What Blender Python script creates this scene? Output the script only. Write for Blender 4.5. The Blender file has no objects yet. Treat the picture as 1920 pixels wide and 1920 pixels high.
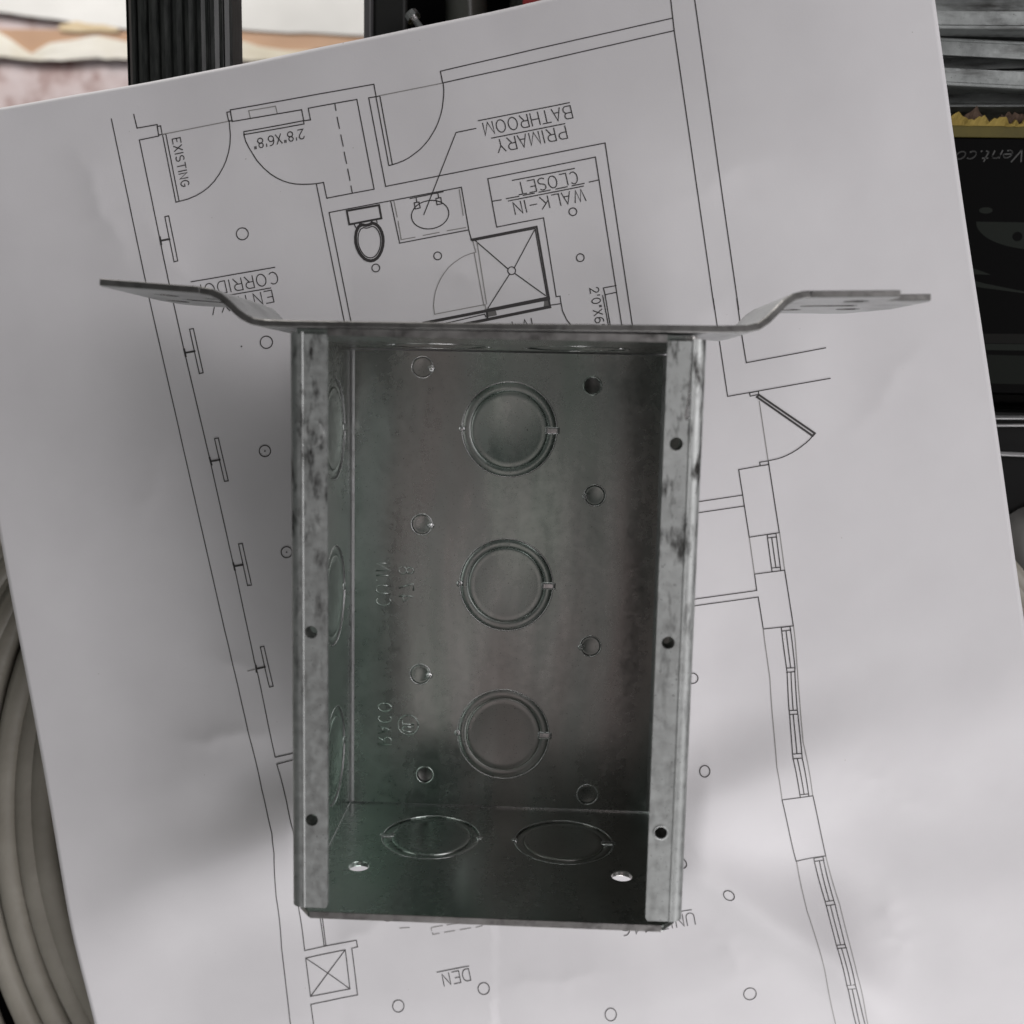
import bpy, bmesh, math, random
from mathutils import Matrix, Vector, noise
random.seed(7)
S = 0.001                                   # everything below is written in millimetres
scene = bpy.context.scene
col = scene.collection

# ------------------------------------------------------------------ camera, light, exposure
cam = bpy.data.cameras.new("camera"); camo = bpy.data.objects.new("camera", cam); col.objects.link(camo)
camo.matrix_world = Matrix(((0.99906499, -0.02512284, 0.03518502, 0.01316979),
                            (0.0207965, 0.99275536, 0.11833976, 0.05672308),
                            (-0.03790315, -0.11749738, 0.99234959, 0.29449074), (0, 0, 0, 1)))
cam.sensor_fit = 'HORIZONTAL'; cam.sensor_width = 36; cam.lens = 1877.05 / 1920 * 36
cam.clip_start = 0.01; cam.clip_end = 20
cam.dof.use_dof = True; cam.dof.focus_distance = 0.287; cam.dof.aperture_fstop = 12.5
scene.camera = camo
scene.view_settings.view_transform = 'Standard'; scene.view_settings.look = 'None'
scene.view_settings.exposure = 0; scene.view_settings.gamma = 1
w = bpy.data.worlds.new("World"); scene.world = w; w.use_nodes = True
w.node_tree.nodes["Background"].inputs[0].default_value = (0.95, 1.0, 0.97, 1)
w.node_tree.nodes["Background"].inputs[1].default_value = 0.075

def area(name, loc, target, sx, sy, power, colr=(1, 1, 1), spread=180):
    l = bpy.data.lights.new(name, 'AREA'); l.shape = 'RECTANGLE'; l.size = sx; l.size_y = sy
    l.energy = power; l.color = colr; l.spread = math.radians(spread)
    o = bpy.data.objects.new(name, l); col.objects.link(o); o.location = loc
    o.rotation_euler = (Vector(target) - Vector(loc)).to_track_quat('-Z', 'Y').to_euler()
    return o
for a in [('window_light', (0.22, -0.64, 0.27), (0.11, -0.09, 0), 0.7, 0.3, 3.3, (1, 0.98, 0.995)), ('sheet_fill_light', (0.68, 0.42, 0.63), (0.0, 0.22, 0), 1.3, 0.9, 2.6, (1, 0.965, 0.985), 95), ('added_reflection_glow', (-0.06, -0.27, 0.95), (0, -0.02, 0), 0.26, 0.6, 0.15, (1, 0.83, 0.83)), ('floor_fill_light', (-0.9, 1.5, -0.15), (-0.45, 0.45, -0.9), 0.8, 0.5, 28, (1, 0.97, 0.93))]: area(*a)  # last three lamps are added: sheet fill, reflection in the box, floor fill

# ------------------------------------------------------------------ materials
def mat(name, base=(.5, .5, .5), rough=.5, metal=0.0, **kw):
    m = bpy.data.materials.new(name); m.use_nodes = True
    b = m.node_tree.nodes["Principled BSDF"]
    b.inputs["Base Color"].default_value = (*base, 1); b.inputs["Roughness"].default_value = rough
    b.inputs["Metallic"].default_value = metal
    for k, v in kw.items(): b.inputs[k].default_value = v
    return m
class N:
    def __init__(s, m): s.m = m; s.t = m.node_tree; s.b = s.t.nodes["Principled BSDF"]
    def new(s, typ, **kw):
        n = s.t.nodes.new(typ)
        for k, v in kw.items():
            if k.startswith('i_'): n.inputs[k[2:].replace('_', ' ')].default_value = v
            else: setattr(n, k, v)
        return n
    def link(s, a, b): s.t.links.new(a, b)
    def coord(s, scale=(1, 1, 1), obj=True):
        tc = s.new('ShaderNodeTexCoord'); mp = s.new('ShaderNodeMapping'); mp.inputs['Scale'].default_value = scale
        s.link(tc.outputs['Object'], mp.inputs['Vector']); return mp.outputs['Vector']
    def noise(s, vec, scale, detail=4, rough=.55):
        n = s.new('ShaderNodeTexNoise'); n.inputs['Scale'].default_value = scale; n.inputs['Detail'].default_value = detail
        n.inputs['Roughness'].default_value = rough; s.link(vec, n.inputs['Vector']); return n.outputs['Fac']
    def ramp(s, fac, stops):
        r = s.new('ShaderNodeValToRGB'); e = r.color_ramp.elements
        while len(e) < len(stops): e.new(.5)
        for i, (p, c) in enumerate(stops):
            e[i].position = p; e[i].color = (*c, 1) if len(c) == 3 else c
        s.link(fac, r.inputs['Fac']); return r.outputs['Color']
    def mix(s, fac, a, b):
        n = s.new('ShaderNodeMix', data_type='RGBA')
        for v, k in ((fac, 0), (a, 6), (b, 7)):
            if hasattr(v, 'links'): s.link(v, n.inputs[k])
            else: n.inputs[k].default_value = v if k == 0 else (*v, 1)
        return n.outputs[2]
    def bump(s, h, strength, dist):
        n = s.new('ShaderNodeBump'); n.inputs['Strength'].default_value = strength; n.inputs['Distance'].default_value = dist
        s.link(h, n.inputs['Height']); s.link(n.outputs['Normal'], s.b.inputs['Normal'])
g = lambda v: (v, v, v)

def metal_mat(name, lo, hi, rlo, rhi, stain=0.0, tint=(1, 1, 1), stain_scale=(60, 22, 60), bump=.08, metal=1.0, streak=0.0, dirty_end=False):
    m = mat(name, metal=metal); n = N(m); v = n.coord()
    a = n.noise(v, 55, 5); b = n.noise(v, 420, 3); c = n.noise(v, 2600, 2)
    base = n.ramp(a, [(.2, tuple(lo * t for t in tint)), (.8, tuple(hi * t for t in tint))])
    fine = n.ramp(b, [(.25, g(.9)), (.75, g(1.0))])
    mul = n.new('ShaderNodeMix', data_type='RGBA', blend_type='MULTIPLY'); mul.inputs[0].default_value = 1
    n.link(base, mul.inputs[6]); n.link(fine, mul.inputs[7]); out = mul.outputs[2]
    spk = n.ramp(c, [(.27, g(1)), (.315, g(0))])
    out = n.mix(spk, out, (.02, .022, .02))
    if stain:
        sv = n.coord(stain_scale); st = n.noise(sv, 1, 6, .62)
        f = n.ramp(st, [(.51, g(0)), (.68, g(stain))])
        if dirty_end:                              # handled end of the flanges: grease smudges gather at +y
            sx = n.new('ShaderNodeSeparateXYZ'); n.link(n.coord(), sx.inputs[0])
            mr = n.new('ShaderNodeMapRange'); n.link(sx.outputs['Y'], mr.inputs[0])
            for i_, v_ in ((1, -.03), (2, .045), (3, .3), (4, 1.6)): mr.inputs[i_].default_value = v_
            mu = n.new('ShaderNodeMath', operation='MULTIPLY'); mu.use_clamp = True; n.link(f, mu.inputs[0]); n.link(mr.outputs[0], mu.inputs[1]); f = mu.outputs[0]
        out = n.mix(f, out, (.045, .043, .04))
    rr = n.ramp(b, [(.3, g(rlo)), (.7, g(rhi))])
    hgt = n.noise(v, 130, 6, .6)
    if streak:                                     # rolled sheet: polish varies in bands; green and pink reflections painted into the colour
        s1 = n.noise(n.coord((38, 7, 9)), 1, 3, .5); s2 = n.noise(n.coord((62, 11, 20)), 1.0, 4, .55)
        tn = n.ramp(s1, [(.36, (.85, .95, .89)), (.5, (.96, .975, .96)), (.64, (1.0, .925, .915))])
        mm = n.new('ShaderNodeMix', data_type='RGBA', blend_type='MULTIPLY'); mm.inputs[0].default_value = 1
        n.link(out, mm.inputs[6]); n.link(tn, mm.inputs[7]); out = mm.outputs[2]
        scr = n.ramp(n.noise(n.coord((900, 40, 900)), 1, 3, .6), [(.3, g(-.03)), (.7, g(.03))])
        rs = n.ramp(s2, [(.38, g(0)), (.62, g(streak))])
        ad = n.new('ShaderNodeMath', operation='ADD'); n.link(rr, ad.inputs[0]); n.link(rs, ad.inputs[1]); rr = ad.outputs[0]
        h2 = n.new('ShaderNodeMath', operation='MULTIPLY_ADD'); n.link(s2, h2.inputs[0]); h2.inputs[1].default_value = 2.0; n.link(hgt, h2.inputs[2]); hgt = h2.outputs[0]
    n.link(out, n.b.inputs['Base Color']); n.link(rr, n.b.inputs['Roughness'])
    n.bump(hgt, bump, .0006)
    return m
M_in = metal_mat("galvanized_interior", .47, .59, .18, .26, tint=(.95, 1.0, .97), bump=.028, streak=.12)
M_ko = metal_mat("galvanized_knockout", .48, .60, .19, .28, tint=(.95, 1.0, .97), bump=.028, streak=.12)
M_rail = metal_mat("galvanized_flange", .50, .66, .46, .62, stain=.75, tint=(.97, 1.0, .98), stain_scale=(330, 105, 330), bump=.22, dirty_end=True)
M_brk = metal_mat("galvanized_bracket", .5, .64, .34, .46, stain=.35, tint=(.98, 1, .99), stain_scale=(70, 70, 70), bump=.1)
M_cut = metal_mat("cut_steel_edge", .3, .5, .35, .5, stain=.6, tint=(1, .97, .95), stain_scale=(260, 260, 260))
M_edge_and_shade = metal_mat("raw_edge_and_hole_shade", .14, .30, .4, .55, stain=.6, tint=(1, .98, .95), stain_scale=(200, 200, 200))
M_nub = metal_mat("sheared_zinc", .75, .9, .22, .3, bump=.2)
M_lip = metal_mat("knockout_lip", .6, .8, .2, .3, bump=.05)
M_stud = metal_mat("dusty_galvanized_stud", .20, .42, .45, .65, stain=.85, tint=(.95, 1, .98), stain_scale=(40, 210, 210), bump=.4, metal=.8)

def paper_mat():
    m = mat("bond_paper", (.78, .765, .775), .72); n = N(m); v = n.coord()
    a = n.noise(v, 26, 4); c = n.ramp(a, [(.3, (.73, .715, .727)), (.7, (.785, .772, .783))])
    sp = n.ramp(n.noise(v, 700, 2), [(.19, g(1)), (.215, g(0))])
    n.link(n.mix(sp, c, (.5, .48, .46)), n.b.inputs['Base Color'])
    h = n.new('ShaderNodeMath', operation='ADD'); n.link(n.noise(v, 14, 3, .5), h.inputs[0])
    h2 = n.new('ShaderNodeMath', operation='MULTIPLY'); n.link(n.noise(v, 1600, 3), h2.inputs[0]); h2.inputs[1].default_value = .02
    n.link(h2.outputs[0], h.inputs[1]); n.bump(h.outputs[0], .25, .004)
    n.b.inputs['Specular IOR Level'].default_value = .25
    return m
M_paper = paper_mat()
M_ink = mat("black_toner", (.05, .046, .046), .55)
M_inkl = mat("grey_toner", (.30, .29, .28), .6)
M_fill = mat("grey_toner_fill", (.16, .155, .15), .6)

M_out = metal_mat("galvanized_outside", .42, .56, .5, .65, stain=.3, stain_scale=(90, 90, 90), bump=.15)
# ------------------------------------------------------------------ object helpers
def link(name, me, parent=None, m=None, label=None, category=None, group=None, kind=None, smooth=False):
    o = bpy.data.objects.new(name, me); col.objects.link(o)
    if parent: o.parent = parent
    if m: me.materials.append(m)
    if smooth:
        for f in me.polygons: f.use_smooth = True
    for k, v in (('label', label), ('category', category), ('group', group), ('kind', kind)):
        if v: o[k] = v
    return o
def empty(name, loc=(0, 0, 0), **kw):
    o = bpy.data.objects.new(name, None); col.objects.link(o); o.location = Vector(loc) * S; o.empty_display_size = .02
    for k, v in kw.items(): o[k] = v
    return o
class MB:
    def __init__(s): s.v = []; s.f = []
    def add(s, vs, fs):
        k = len(s.v); s.v += [tuple(x) for x in vs]; s.f += [tuple(i + k for i in f) for f in fs]; return s
    def grid(s, rows, close=False):
        n = len(rows[0]); vs = [p for r in rows for p in r]; fs = []
        for i in range(len(rows) - 1):
            for j in range(n - (0 if close else 1)):
                fs.append((i * n + j, i * n + (j + 1) % n, (i + 1) * n + (j + 1) % n, (i + 1) * n + j))
        return s.add(vs, fs)
    def box(s, a, b):
        (x0, y0, z0), (x1, y1, z1) = a, b
        return s.add([(x0, y0, z0), (x1, y0, z0), (x1, y1, z0), (x0, y1, z0), (x0, y0, z1), (x1, y0, z1), (x1, y1, z1), (x0, y1, z1)],
                     [(3, 2, 1, 0), (4, 5, 6, 7), (0, 1, 5, 4), (1, 2, 6, 5), (2, 3, 7, 6), (3, 0, 4, 7)])
    def tube(s, pts, r, n=8, cap=True, closed=False):
        pts = [Vector(p) for p in pts]; rows = []; m = len(pts)
        rr = r if isinstance(r, (list, tuple)) else [r] * m
        up = Vector((0, 0, 1))
        for i, p in enumerate(pts):
            t = (pts[(i + 1) % m] - pts[i - 1]) if closed else (pts[min(i + 1, m - 1)] - pts[max(i - 1, 0)])
            t.normalize(); u = t.cross(up)
            if u.length < 1e-4: u = t.cross(Vector((0, 1, 0)))
            u.normalize(); vv = u.cross(t)
            rows.append([p + (u * math.cos(2 * math.pi * k / n) + vv * math.sin(2 * math.pi * k / n)) * rr[i] for k in range(n)])
        if closed: rows.append(rows[0])
        s.grid(rows, True)
        if cap and not closed:
            k = len(s.v); s.f.append(tuple(range(k - n, k))); s.f.append(tuple(reversed(range(k - n * m, k - n * m + n))))
        return s
    def xf(s, fn): s.v = [tuple(fn(*v)) for v in s.v]; return s
    def mesh(s, name):
        me = bpy.data.meshes.new(name); me.from_pydata([(x * S, y * S, z * S) for x, y, z in s.v], [], s.f); me.update()
        bm = bmesh.new(); bm.from_mesh(me); bmesh.ops.recalc_face_normals(bm, faces=bm.faces); bm.to_mesh(me); bm.free(); return me
    def build(s, name, m, parent=None, **kw): return link(name, s.mesh(name), parent, m, **kw)
def bevel(o, wd=.3, seg=2, ang=35):
    b = o.modifiers.new('bevel', 'BEVEL'); b.width = wd * S; b.segments = seg; b.limit_method = 'ANGLE'; b.angle_limit = math.radians(ang)
    return o
def plate(outer, holes, t, place):
    """flat sheet of thickness t with round or slotted holes; place(u, v, w) -> xyz"""
    bm = bmesh.new()
    def loop(pts):
        vs = [bm.verts.new((u, v, 0)) for u, v in pts]
        for i in range(len(vs)): bm.edges.new((vs[i], vs[(i + 1) % len(vs)]))
    loop(outer)
    for h in holes:
        u, v, r = h[:3]; L = h[3] if len(h) > 3 else 0; a0 = h[4] if len(h) > 4 else 0
        n = 56 if r > 6 else 28; pts = []
        for i in range(n):
            a = 2 * math.pi * i / n; x = r * math.cos(a) + (L if math.cos(a) > 0 else -L); y = r * math.sin(a)
            pts.append((u + x * math.cos(a0) - y * math.sin(a0), v + x * math.sin(a0) + y * math.cos(a0)))
        loop(pts)
    bmesh.ops.triangle_fill(bm, use_beauty=True, use_dissolve=False, edges=bm.edges[:])
    geo = bmesh.ops.extrude_face_region(bm, geom=bm.faces[:])
    for e in geo['geom']:
        if isinstance(e, bmesh.types.BMVert): e.co.z = t
    bmesh.ops.recalc_face_normals(bm, faces=bm.faces)
    bm.verts.index_update()
    mb = MB(); mb.add([place(*v.co) for v in bm.verts], [[v.index for v in f.verts] for f in bm.faces]); bm.free(); return mb
def lathe(prof, cu, cv, place, n=56):
    return MB().grid([[place(cu + r * math.cos(2 * math.pi * k / n), cv + r * math.sin(2 * math.pi * k / n), w) for k in range(n)] for r, w in prof], True)

# ------------------------------------------------------------------ the plan sheet

def sheet_z(x, y):
    """height (mm) of the limp sheet above the level it lies on under the box"""
    def ss(a, b, t):
        t = min(1.0, max(0.0, (t - a) / (b - a))); return t * t * (3 - 2 * t)
    def sp(t, w):
        return w * math.log1p(math.exp(max(-30.0, min(30.0, t / w)))) if t / w < 30 else t
    out = max(ss(50, 66, abs(x - 0.8)), ss(73, 90, abs(y)))
    if x < 0: yc = -76 - max(0.0, -50 - x) * 0.45
    else: yc = -73 + max(0.0, x - 50) * 0.42
    d = yc - y
    z = -0.27 * sp(d, 4.2) * (1 - 0.4 * ss(15, 70, d)) * (0.2 + 0.8 * ss(-152, -95, x))
    side = ss(50, 64, abs(x - 0.8))
    z += 5.0 * side * math.exp(-(max(0.0, -d) / 27.0) ** 2 - (max(0.0, d) / 26.0) ** 2) * ss(-30, -2, -abs(d) if d < 0 else 0) * (1 - ss(65, 135, abs(x)))
    for (cx, cy, a, su, sv, ang) in DENTS:
        c, s = math.cos(ang), math.sin(ang)
        u, v = (x - cx) * c + (y - cy) * s, -(x - cx) * s + (y - cy) * c
        e = (u / su) ** 2 + (v / sv) ** 2
        if e < 12: z += a * math.exp(-e) * out
    for (cx, cy, a, L, wd, ang) in CREASES:
        c, s = math.cos(ang), math.sin(ang)
        u, v = (x - cx) * c + (y - cy) * s, -(x - cx) * s + (y - cy) * c
        v += 0.9 * math.sin(u * 0.31 + cx) + 0.5 * math.sin(u * 0.83)
        if abs(u) < L: z += 1.5 * a * (1 - (u / L) ** 2) ** 2 * math.exp(-math.sqrt(v * v + 0.8) / wd) * out
    z += out * (0.5 * math.sin(x * 0.055 + y * 0.02 + 1.0) + 0.35 * math.sin(x * 0.03 - y * 0.047) + 0.12 * math.sin(x * 0.17 + y * 0.06 + 2))
    return z - 0.15
CREASES = ((-84, -50, 0.55, 22, 3.5, 0.15), (-78, -28, 0.35, 16, 3, -0.35), (118, -60, 0.5, 26, 4, -0.55), (128, -112, 0.8, 22, 4, -1.25),
           (74, -118, 0.5, 20, 3.5, -0.95), (-118, 108, 0.6, 24, 4, -1.15), (-100, 96, 0.4, 18, 3, -0.9), (60, 118, 0.3, 26, 3.5, 0.5), (-12, 90, 0.35, 20, 3, -0.2),
           (-104, 30, 0.4, 20, 4, 1.2), (110, 60, 0.35, 24, 4, 1.0), (20, -132, 0.4, 26, 4, 0.2), (-44, -118, 0.45, 18, 3.5, 0.7))
DENTS = ((82, -103, 6.2, 30, 8, -0.65), (116, -128, 5.8, 22, 9, -0.85), (100, -92, -3.6, 25, 12, -0.6), (130, -108, -2.5, 24, 11, -0.8), (60, -120, -0.8, 30, 12, -0.7),
         (-70, -128, 0.9, 30, 12, 0.3), (-100, 80, 0.7, 14, 40, 0.2), (-118, -10, -0.7, 16, 45, 0.1), (85, 95, 0.5, 12, 35, 0.15), (-95, -70, 0.8, 12, 30, -0.5))

INK = [('d',False,[-11488,13248,-11292,12251,-11091,11245,-10883,10230,-10682,9211,-10475,8183,-10266,7231,-10057,6274,-9849,5311,-9641,4341,-9438,3362,-9235,2375,-9031,1380,-8824,375,-8615,-637,-8400,-1655,-8133,-2801,-7876,-3965,-7602,-5120,-7271,-6564,-6850,-7874,-6796,-8518,-6901,-10245,-6904,-12268,-6819,-13828,-6722,-15406]),
('d',False,[-10844,13388,-10756,13010,-10177,13119,-10138,12803,-10698,12680,-10507,11702,-10308,10714,-10094,9715,-9904,8719]),
('d',False,[-9903,8715,-9688,7729,-9470,6736,-9231,5683,-8994,4622,-8758,3552,-8543,2508,-8327,1455,-8109,393,-8047,166,-7773,-1224,-7483,-2617,-7414,-2827,-7139,-4218,-6855,-5617,-6129,-5426]),
('d',False,[-6127,-5624,-6804,-5833,-6440,-6932,-6107,-8075]),
('d',False,[-6284,-10028,-6271,-10817,-6170,-12402,-4502,-12017,-4468,-12266,-4657,-12318,-4494,-14035,-6030,-14415,-5955,-15372]),
('d',False,[-5673,-10938,-5543,-12264]),
('d',False,[-5603,-10946,-5490,-12249]),
('d',False,[-6147,-12680,-4743,-13822]),
('d',False,[-4868,-12377,-6036,-14117]),
('d',True,[-6147,-12680,-4868,-12377,-4743,-13822,-6036,-14117]),
('d',True,[-9994,10537,-9883,10562,-9624,9283,-9728,9252]),
('t',False,[-10131,9946,-10094,9740]),
('t',False,[-10117,9845,-9859,9900]),
('d',True,[-9302,7323,-9192,7347,-8915,6068,-9025,6038]),
('t',False,[-9465,6738,-9418,6536]),
('t',False,[-9439,6635,-9158,6690]),
('d',True,[-8603,4131,-8492,4155,-8213,2884,-8325,2865]),
('t',False,[-8756,3561,-8704,3354]),
('t',False,[-8736,3455,-8456,3511]),
('d',True,[-7935,980,-7822,999,-7558,-265,-7678,-285]),
('t',False,[-8103,400,-8055,187]),
('t',False,[-8076,296,-7807,354]),
('d',True,[-7303,-2173,-7192,-2149,-6908,-3376,-7024,-3412]),
('t',False,[-7435,-2753,-7410,-2946]),
('t',False,[-7419,-2848,-7157,-2779]),
('d',True,[-7558,10094,-7563,10056,-7576,10020,-7597,9988,-7626,9961,-7659,9940,-7696,9927,-7736,9922,-7775,9926,-7812,9938,-7845,9958,-7873,9984,-7894,10016,-7906,10052,-7910,10090,-7906,10127,-7892,10163,-7871,10195,-7843,10222,-7809,10243,-7772,10256,-7733,10261,-7694,10257,-7656,10245,-7623,10225,-7596,10199,-7575,10167,-7562,10131]),
('d',True,[-6861,6995,-6866,6956,-6879,6918,-6901,6884,-6930,6855,-6965,6833,-7004,6819,-7045,6814,-7085,6818,-7124,6830,-7158,6851,-7187,6879,-7209,6912,-7222,6949,-7226,6989,-7221,7028,-7207,7066,-7185,7100,-7156,7129,-7121,7150,-7083,7164,-7042,7169,-7001,7166,-6963,7153,-6928,7133,-6900,7105,-6878,7072,-6865,7035]),
('d',True,[-6949,3800,-6953,3762,-6966,3726,-6987,3694,-7014,3667,-7046,3646,-7082,3633,-7120,3628,-7157,3631,-7193,3643,-7224,3662,-7251,3688,-7271,3720,-7283,3755,-7286,3793,-7282,3830,-7269,3866,-7249,3898,-7222,3926,-7190,3946,-7154,3960,-7116,3965,-7079,3961,-7043,3950,-7011,3930,-6985,3904,-6965,3873,-6953,3837]),
('d',True,[-6329,764,-6334,726,-6346,691,-6366,659,-6393,632,-6424,611,-6459,598,-6496,593,-6532,596,-6567,608,-6598,627,-6624,653,-6644,684,-6655,719,-6659,757,-6655,794,-6643,829,-6623,861,-6597,888,-6565,909,-6531,922,-6494,927,-6457,923,-6422,912,-6391,893,-6365,867,-6345,836,-6333,801]),
('d',True,[-7109,3796,-7114,3789,-7122,3789,-7126,3796,-7122,3803,-7114,3804]),
('d',True,[-6486,760,-6491,752,-6499,752,-6503,760,-6499,767,-6491,767]),
('d',True,[-7778,6857,-7782,6850,-7790,6849,-7795,6856,-7790,6864,-7782,6864]),
('d',True,[-10179,13066,-10076,13085,-10039,12849,-10138,12830]),
('d',True,[-10030,12850,-9853,11907,-9671,10956,-9578,10981,-9757,11927,-9931,12865]),
('d',True,[-8141,13479,-8043,13498,-7991,13250,-8094,13236]),
('d',True,[-7660,12952,-5922,13263,-5904,13175,-7652,12872]),
('l',False,[-10039,12849,-9070,13041,-8104,13231]),
('l',False,[-7459,13310,-7512,13530,-6730,13659,-6685,13470]),
('d',False,[-9578,10981,-9329,11050,-9092,11149,-8877,11270,-8710,11394,-8541,11563,-8396,11758,-8275,11953,-8187,12142,-8113,12367,-8067,12591,-8049,12858,-8080,13258]),
('d',False,[-7992,13228,-8042,13546,-7001,13732,-5956,13907,-4921,14085,-3899,14274,-3829,13927]),
('d',False,[-7992,13228,-6983,13400,-5971,13563,-5913,13263,-5716,13285,-5779,13602,-4379,13853,-4127,12623,-3870,11380,-5249,11120,-5343,11560,-5556,11524,-5349,10541,-5139,9552,-4929,8556,-4721,7555]),
('d',False,[-7661,12872,-7607,12686,-7516,12508,-7286,12153,-7100,11953,-6913,11798,-6726,11683,-6538,11599,-6350,11542,-6161,11512,-5972,11504,-5783,11509,-5556,11524]),
('d',False,[-5011,13736,-4978,13547]),
('d',False,[-4946,13362,-4877,13053]),
('d',False,[-4839,12876,-4769,12566]),
('d',False,[-4741,12402,-4670,12086]),
('d',False,[-4637,11934,-4571,11621]),
('d',False,[-4543,11464,-4500,11262]),
('l',False,[-3726,13968,-2826,14150,-1928,14330]),
('d',False,[-3836,13936,-4043,13902,-3793,12688,-3539,11461,-2491,11678,-1445,11891,-405,12108,630,12330,1664,12542,2693,12748,2882,11733,3074,10712,3267,9683,3463,8645,3656,7594]),
('d',False,[-1928,14330,-1907,14146,-1909,13970,-1941,13661,-1985,13462,-2051,13263,-2118,13107,-2207,12951,-2307,12791,-2434,12638,-2561,12504,-2708,12391,-2863,12277,-3029,12185,-3194,12121,-3351,12069]),
('d',False,[-1942,14330,-2010,14649]),
('d',False,[-4530,7582,-4746,8634,-4964,9680,-5182,10719,-4214,10901,-3260,11089,-2311,11280,-1364,11467,-1127,10257,-1054,10010]),
('d',False,[-3387,11045,-3119,9878,-2129,10080,-1142,10279]),
('d',False,[-613,11715,-334,10373,1002,10658,1212,9557,1423,8447,1530,8472,1568,8257,1248,8205]),
('d',False,[-613,11715,404,11935,1420,12151,2432,12358,2612,11427,2793,10490,2976,9547,3161,8596,3343,7634]),
('d',False,[1568,8257,1610,8061,1733,7811,1902,7607]),
('d',False,[3135,8799,2777,8725,2829,8534,3151,8608]),
('d',False,[2760,8510,2958,7627]),
('d',False,[2829,8529,3009,7628]),
('d',False,[-979,13100,-1541,12980,-1985,11840,-2432,10689]),
('d',False,[-2831,11134,-1885,11336]),
('d',False,[-2660,11150,-2636,11038]),
('d',False,[-2037,11289,-2007,11168]),
('d',False,[-937,9980,4,9212]),
('d',False,[216,9080,1111,8476]),
('d',False,[743,10301,203,9253]),
('d',False,[54,9040,-544,8089]),
('d',False,[-628,8042,290,8241,1205,8442]),
('d',True,[-3836,13936,-3726,13960,-3540,13018,-3351,12069,-3452,12045,-3646,12995]),
('d',True,[-2714,11014,-2576,11043,-2536,10877,-2680,10844]),
('d',True,[-2091,11145,-1952,11173,-1917,11003,-2056,10970]),
('l',False,[-3294,11046,-3197,10610]),
('l',False,[-3172,10497,-3074,9978,-2679,10052]),
('l',False,[-2448,10106,-1985,10199]),
('l',False,[-1753,10248,-1221,10346]),
('l',False,[-1296,10683,-1423,11399]),
('d',False,[-472,11090,-220,11135]),
('d',False,[-74,11170,284,11245]),
('d',False,[407,11274,718,11339]),
('d',False,[855,11369,1176,11437]),
('d',False,[1336,11467,1655,11534]),
('d',False,[1792,11562,2134,11633]),
('d',False,[2279,11670,2543,11730]),
('t',False,[-1054,10010,-120,10206,809,10406,1012,9405,1215,8396]),
('d',False,[-1030,9974,-131,10161,765,10351,961,9394,1159,8432]),
('d',True,[232,9158,230,9134,222,9110,210,9089,192,9072,172,9058,148,9050,124,9046,99,9048,75,9056,54,9069,36,9086,22,9106,13,9129,10,9153,12,9178,20,9201,33,9222,50,9239,71,9253,94,9261,119,9265,144,9262,167,9255,189,9242,207,9225,220,9205,229,9182]),
('d',True,[-1718,10791,-1715,10702,-1738,10612,-1787,10527,-1859,10449,-1951,10384,-2058,10334,-2175,10302,-2296,10290,-2414,10297,-2524,10325,-2621,10371,-2699,10433,-2754,10508,-2784,10592,-2788,10682,-2764,10771,-2715,10857,-2643,10935,-2551,11000,-2444,11050,-2327,11081,-2207,11094,-2089,11086,-1979,11058,-1882,11012,-1804,10950,-1749,10875]),
('d',True,[-3694,9169,-3697,9145,-3705,9122,-3719,9101,-3737,9083,-3758,9070,-3782,9062,-3807,9059,-3832,9061,-3856,9069,-3878,9082,-3896,9099,-3909,9119,-3918,9142,-3921,9167,-3918,9191,-3910,9214,-3896,9235,-3878,9253,-3857,9266,-3833,9274,-3808,9277,-3783,9275,-3759,9267,-3737,9254,-3719,9237,-3706,9217,-3697,9194]),
('d',True,[-1905,9538,-1907,9513,-1915,9490,-1928,9469,-1945,9451,-1966,9438,-1989,9429,-2014,9426,-2039,9428,-2063,9436,-2084,9449,-2102,9466,-2116,9487,-2125,9510,-2128,9534,-2125,9558,-2118,9582,-2105,9603,-2087,9620,-2066,9634,-2043,9642,-2018,9645,-1993,9643,-1969,9635,-1948,9622,-1930,9605,-1916,9585,-1908,9562]),
('d',True,[1946,10845,1943,10821,1936,10799,1923,10778,1906,10761,1886,10748,1863,10739,1838,10736,1814,10739,1790,10746,1769,10759,1751,10775,1737,10796,1728,10818,1725,10842,1727,10866,1734,10889,1747,10909,1764,10927,1785,10940,1808,10948,1832,10951,1857,10949,1880,10941,1902,10929,1920,10912,1933,10892,1942,10869]),
('d',True,[2195,9567,2193,9543,2185,9520,2173,9499,2156,9482,2135,9469,2112,9460,2087,9457,2062,9459,2039,9467,2017,9479,1999,9496,1985,9517,1976,9539,1973,9563,1975,9588,1983,9611,1995,9632,2012,9649,2033,9662,2056,9671,2081,9674,2105,9672,2129,9664,2151,9652,2169,9635,2182,9614,2191,9592]),
('l',False,[-1007,9965,-918,9659,-1070,9616,-1231,9554,-1392,9460,-1552,9343,-1703,9203,-1827,9042,-1928,8878,-2011,8700,-2071,8526,-2103,8357,-2126,8129,-2092,7887,-630,8188,-604,8042]),
('l',False,[-964,9649,-662,8155]),
('l',False,[-890,9945,-583,8202]),
('T',False,[-2406,7629,-1195,7882,9,8134,1206,8387]),
('T',False,[-1208,7623,24,7891,1249,8159]),
('t',False,[1206,8387,1249,8159]),
('t',False,[-581,8020,-555,7828]),
('d',False,[-1818,7621,-640,7914,-601,7837]),
('f',True,[-566,7988,1184,8359,1235,8177,-545,7838]),
('t',True,[-4662,10766,-3725,10936,-3652,10567,-4590,10387]),
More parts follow.
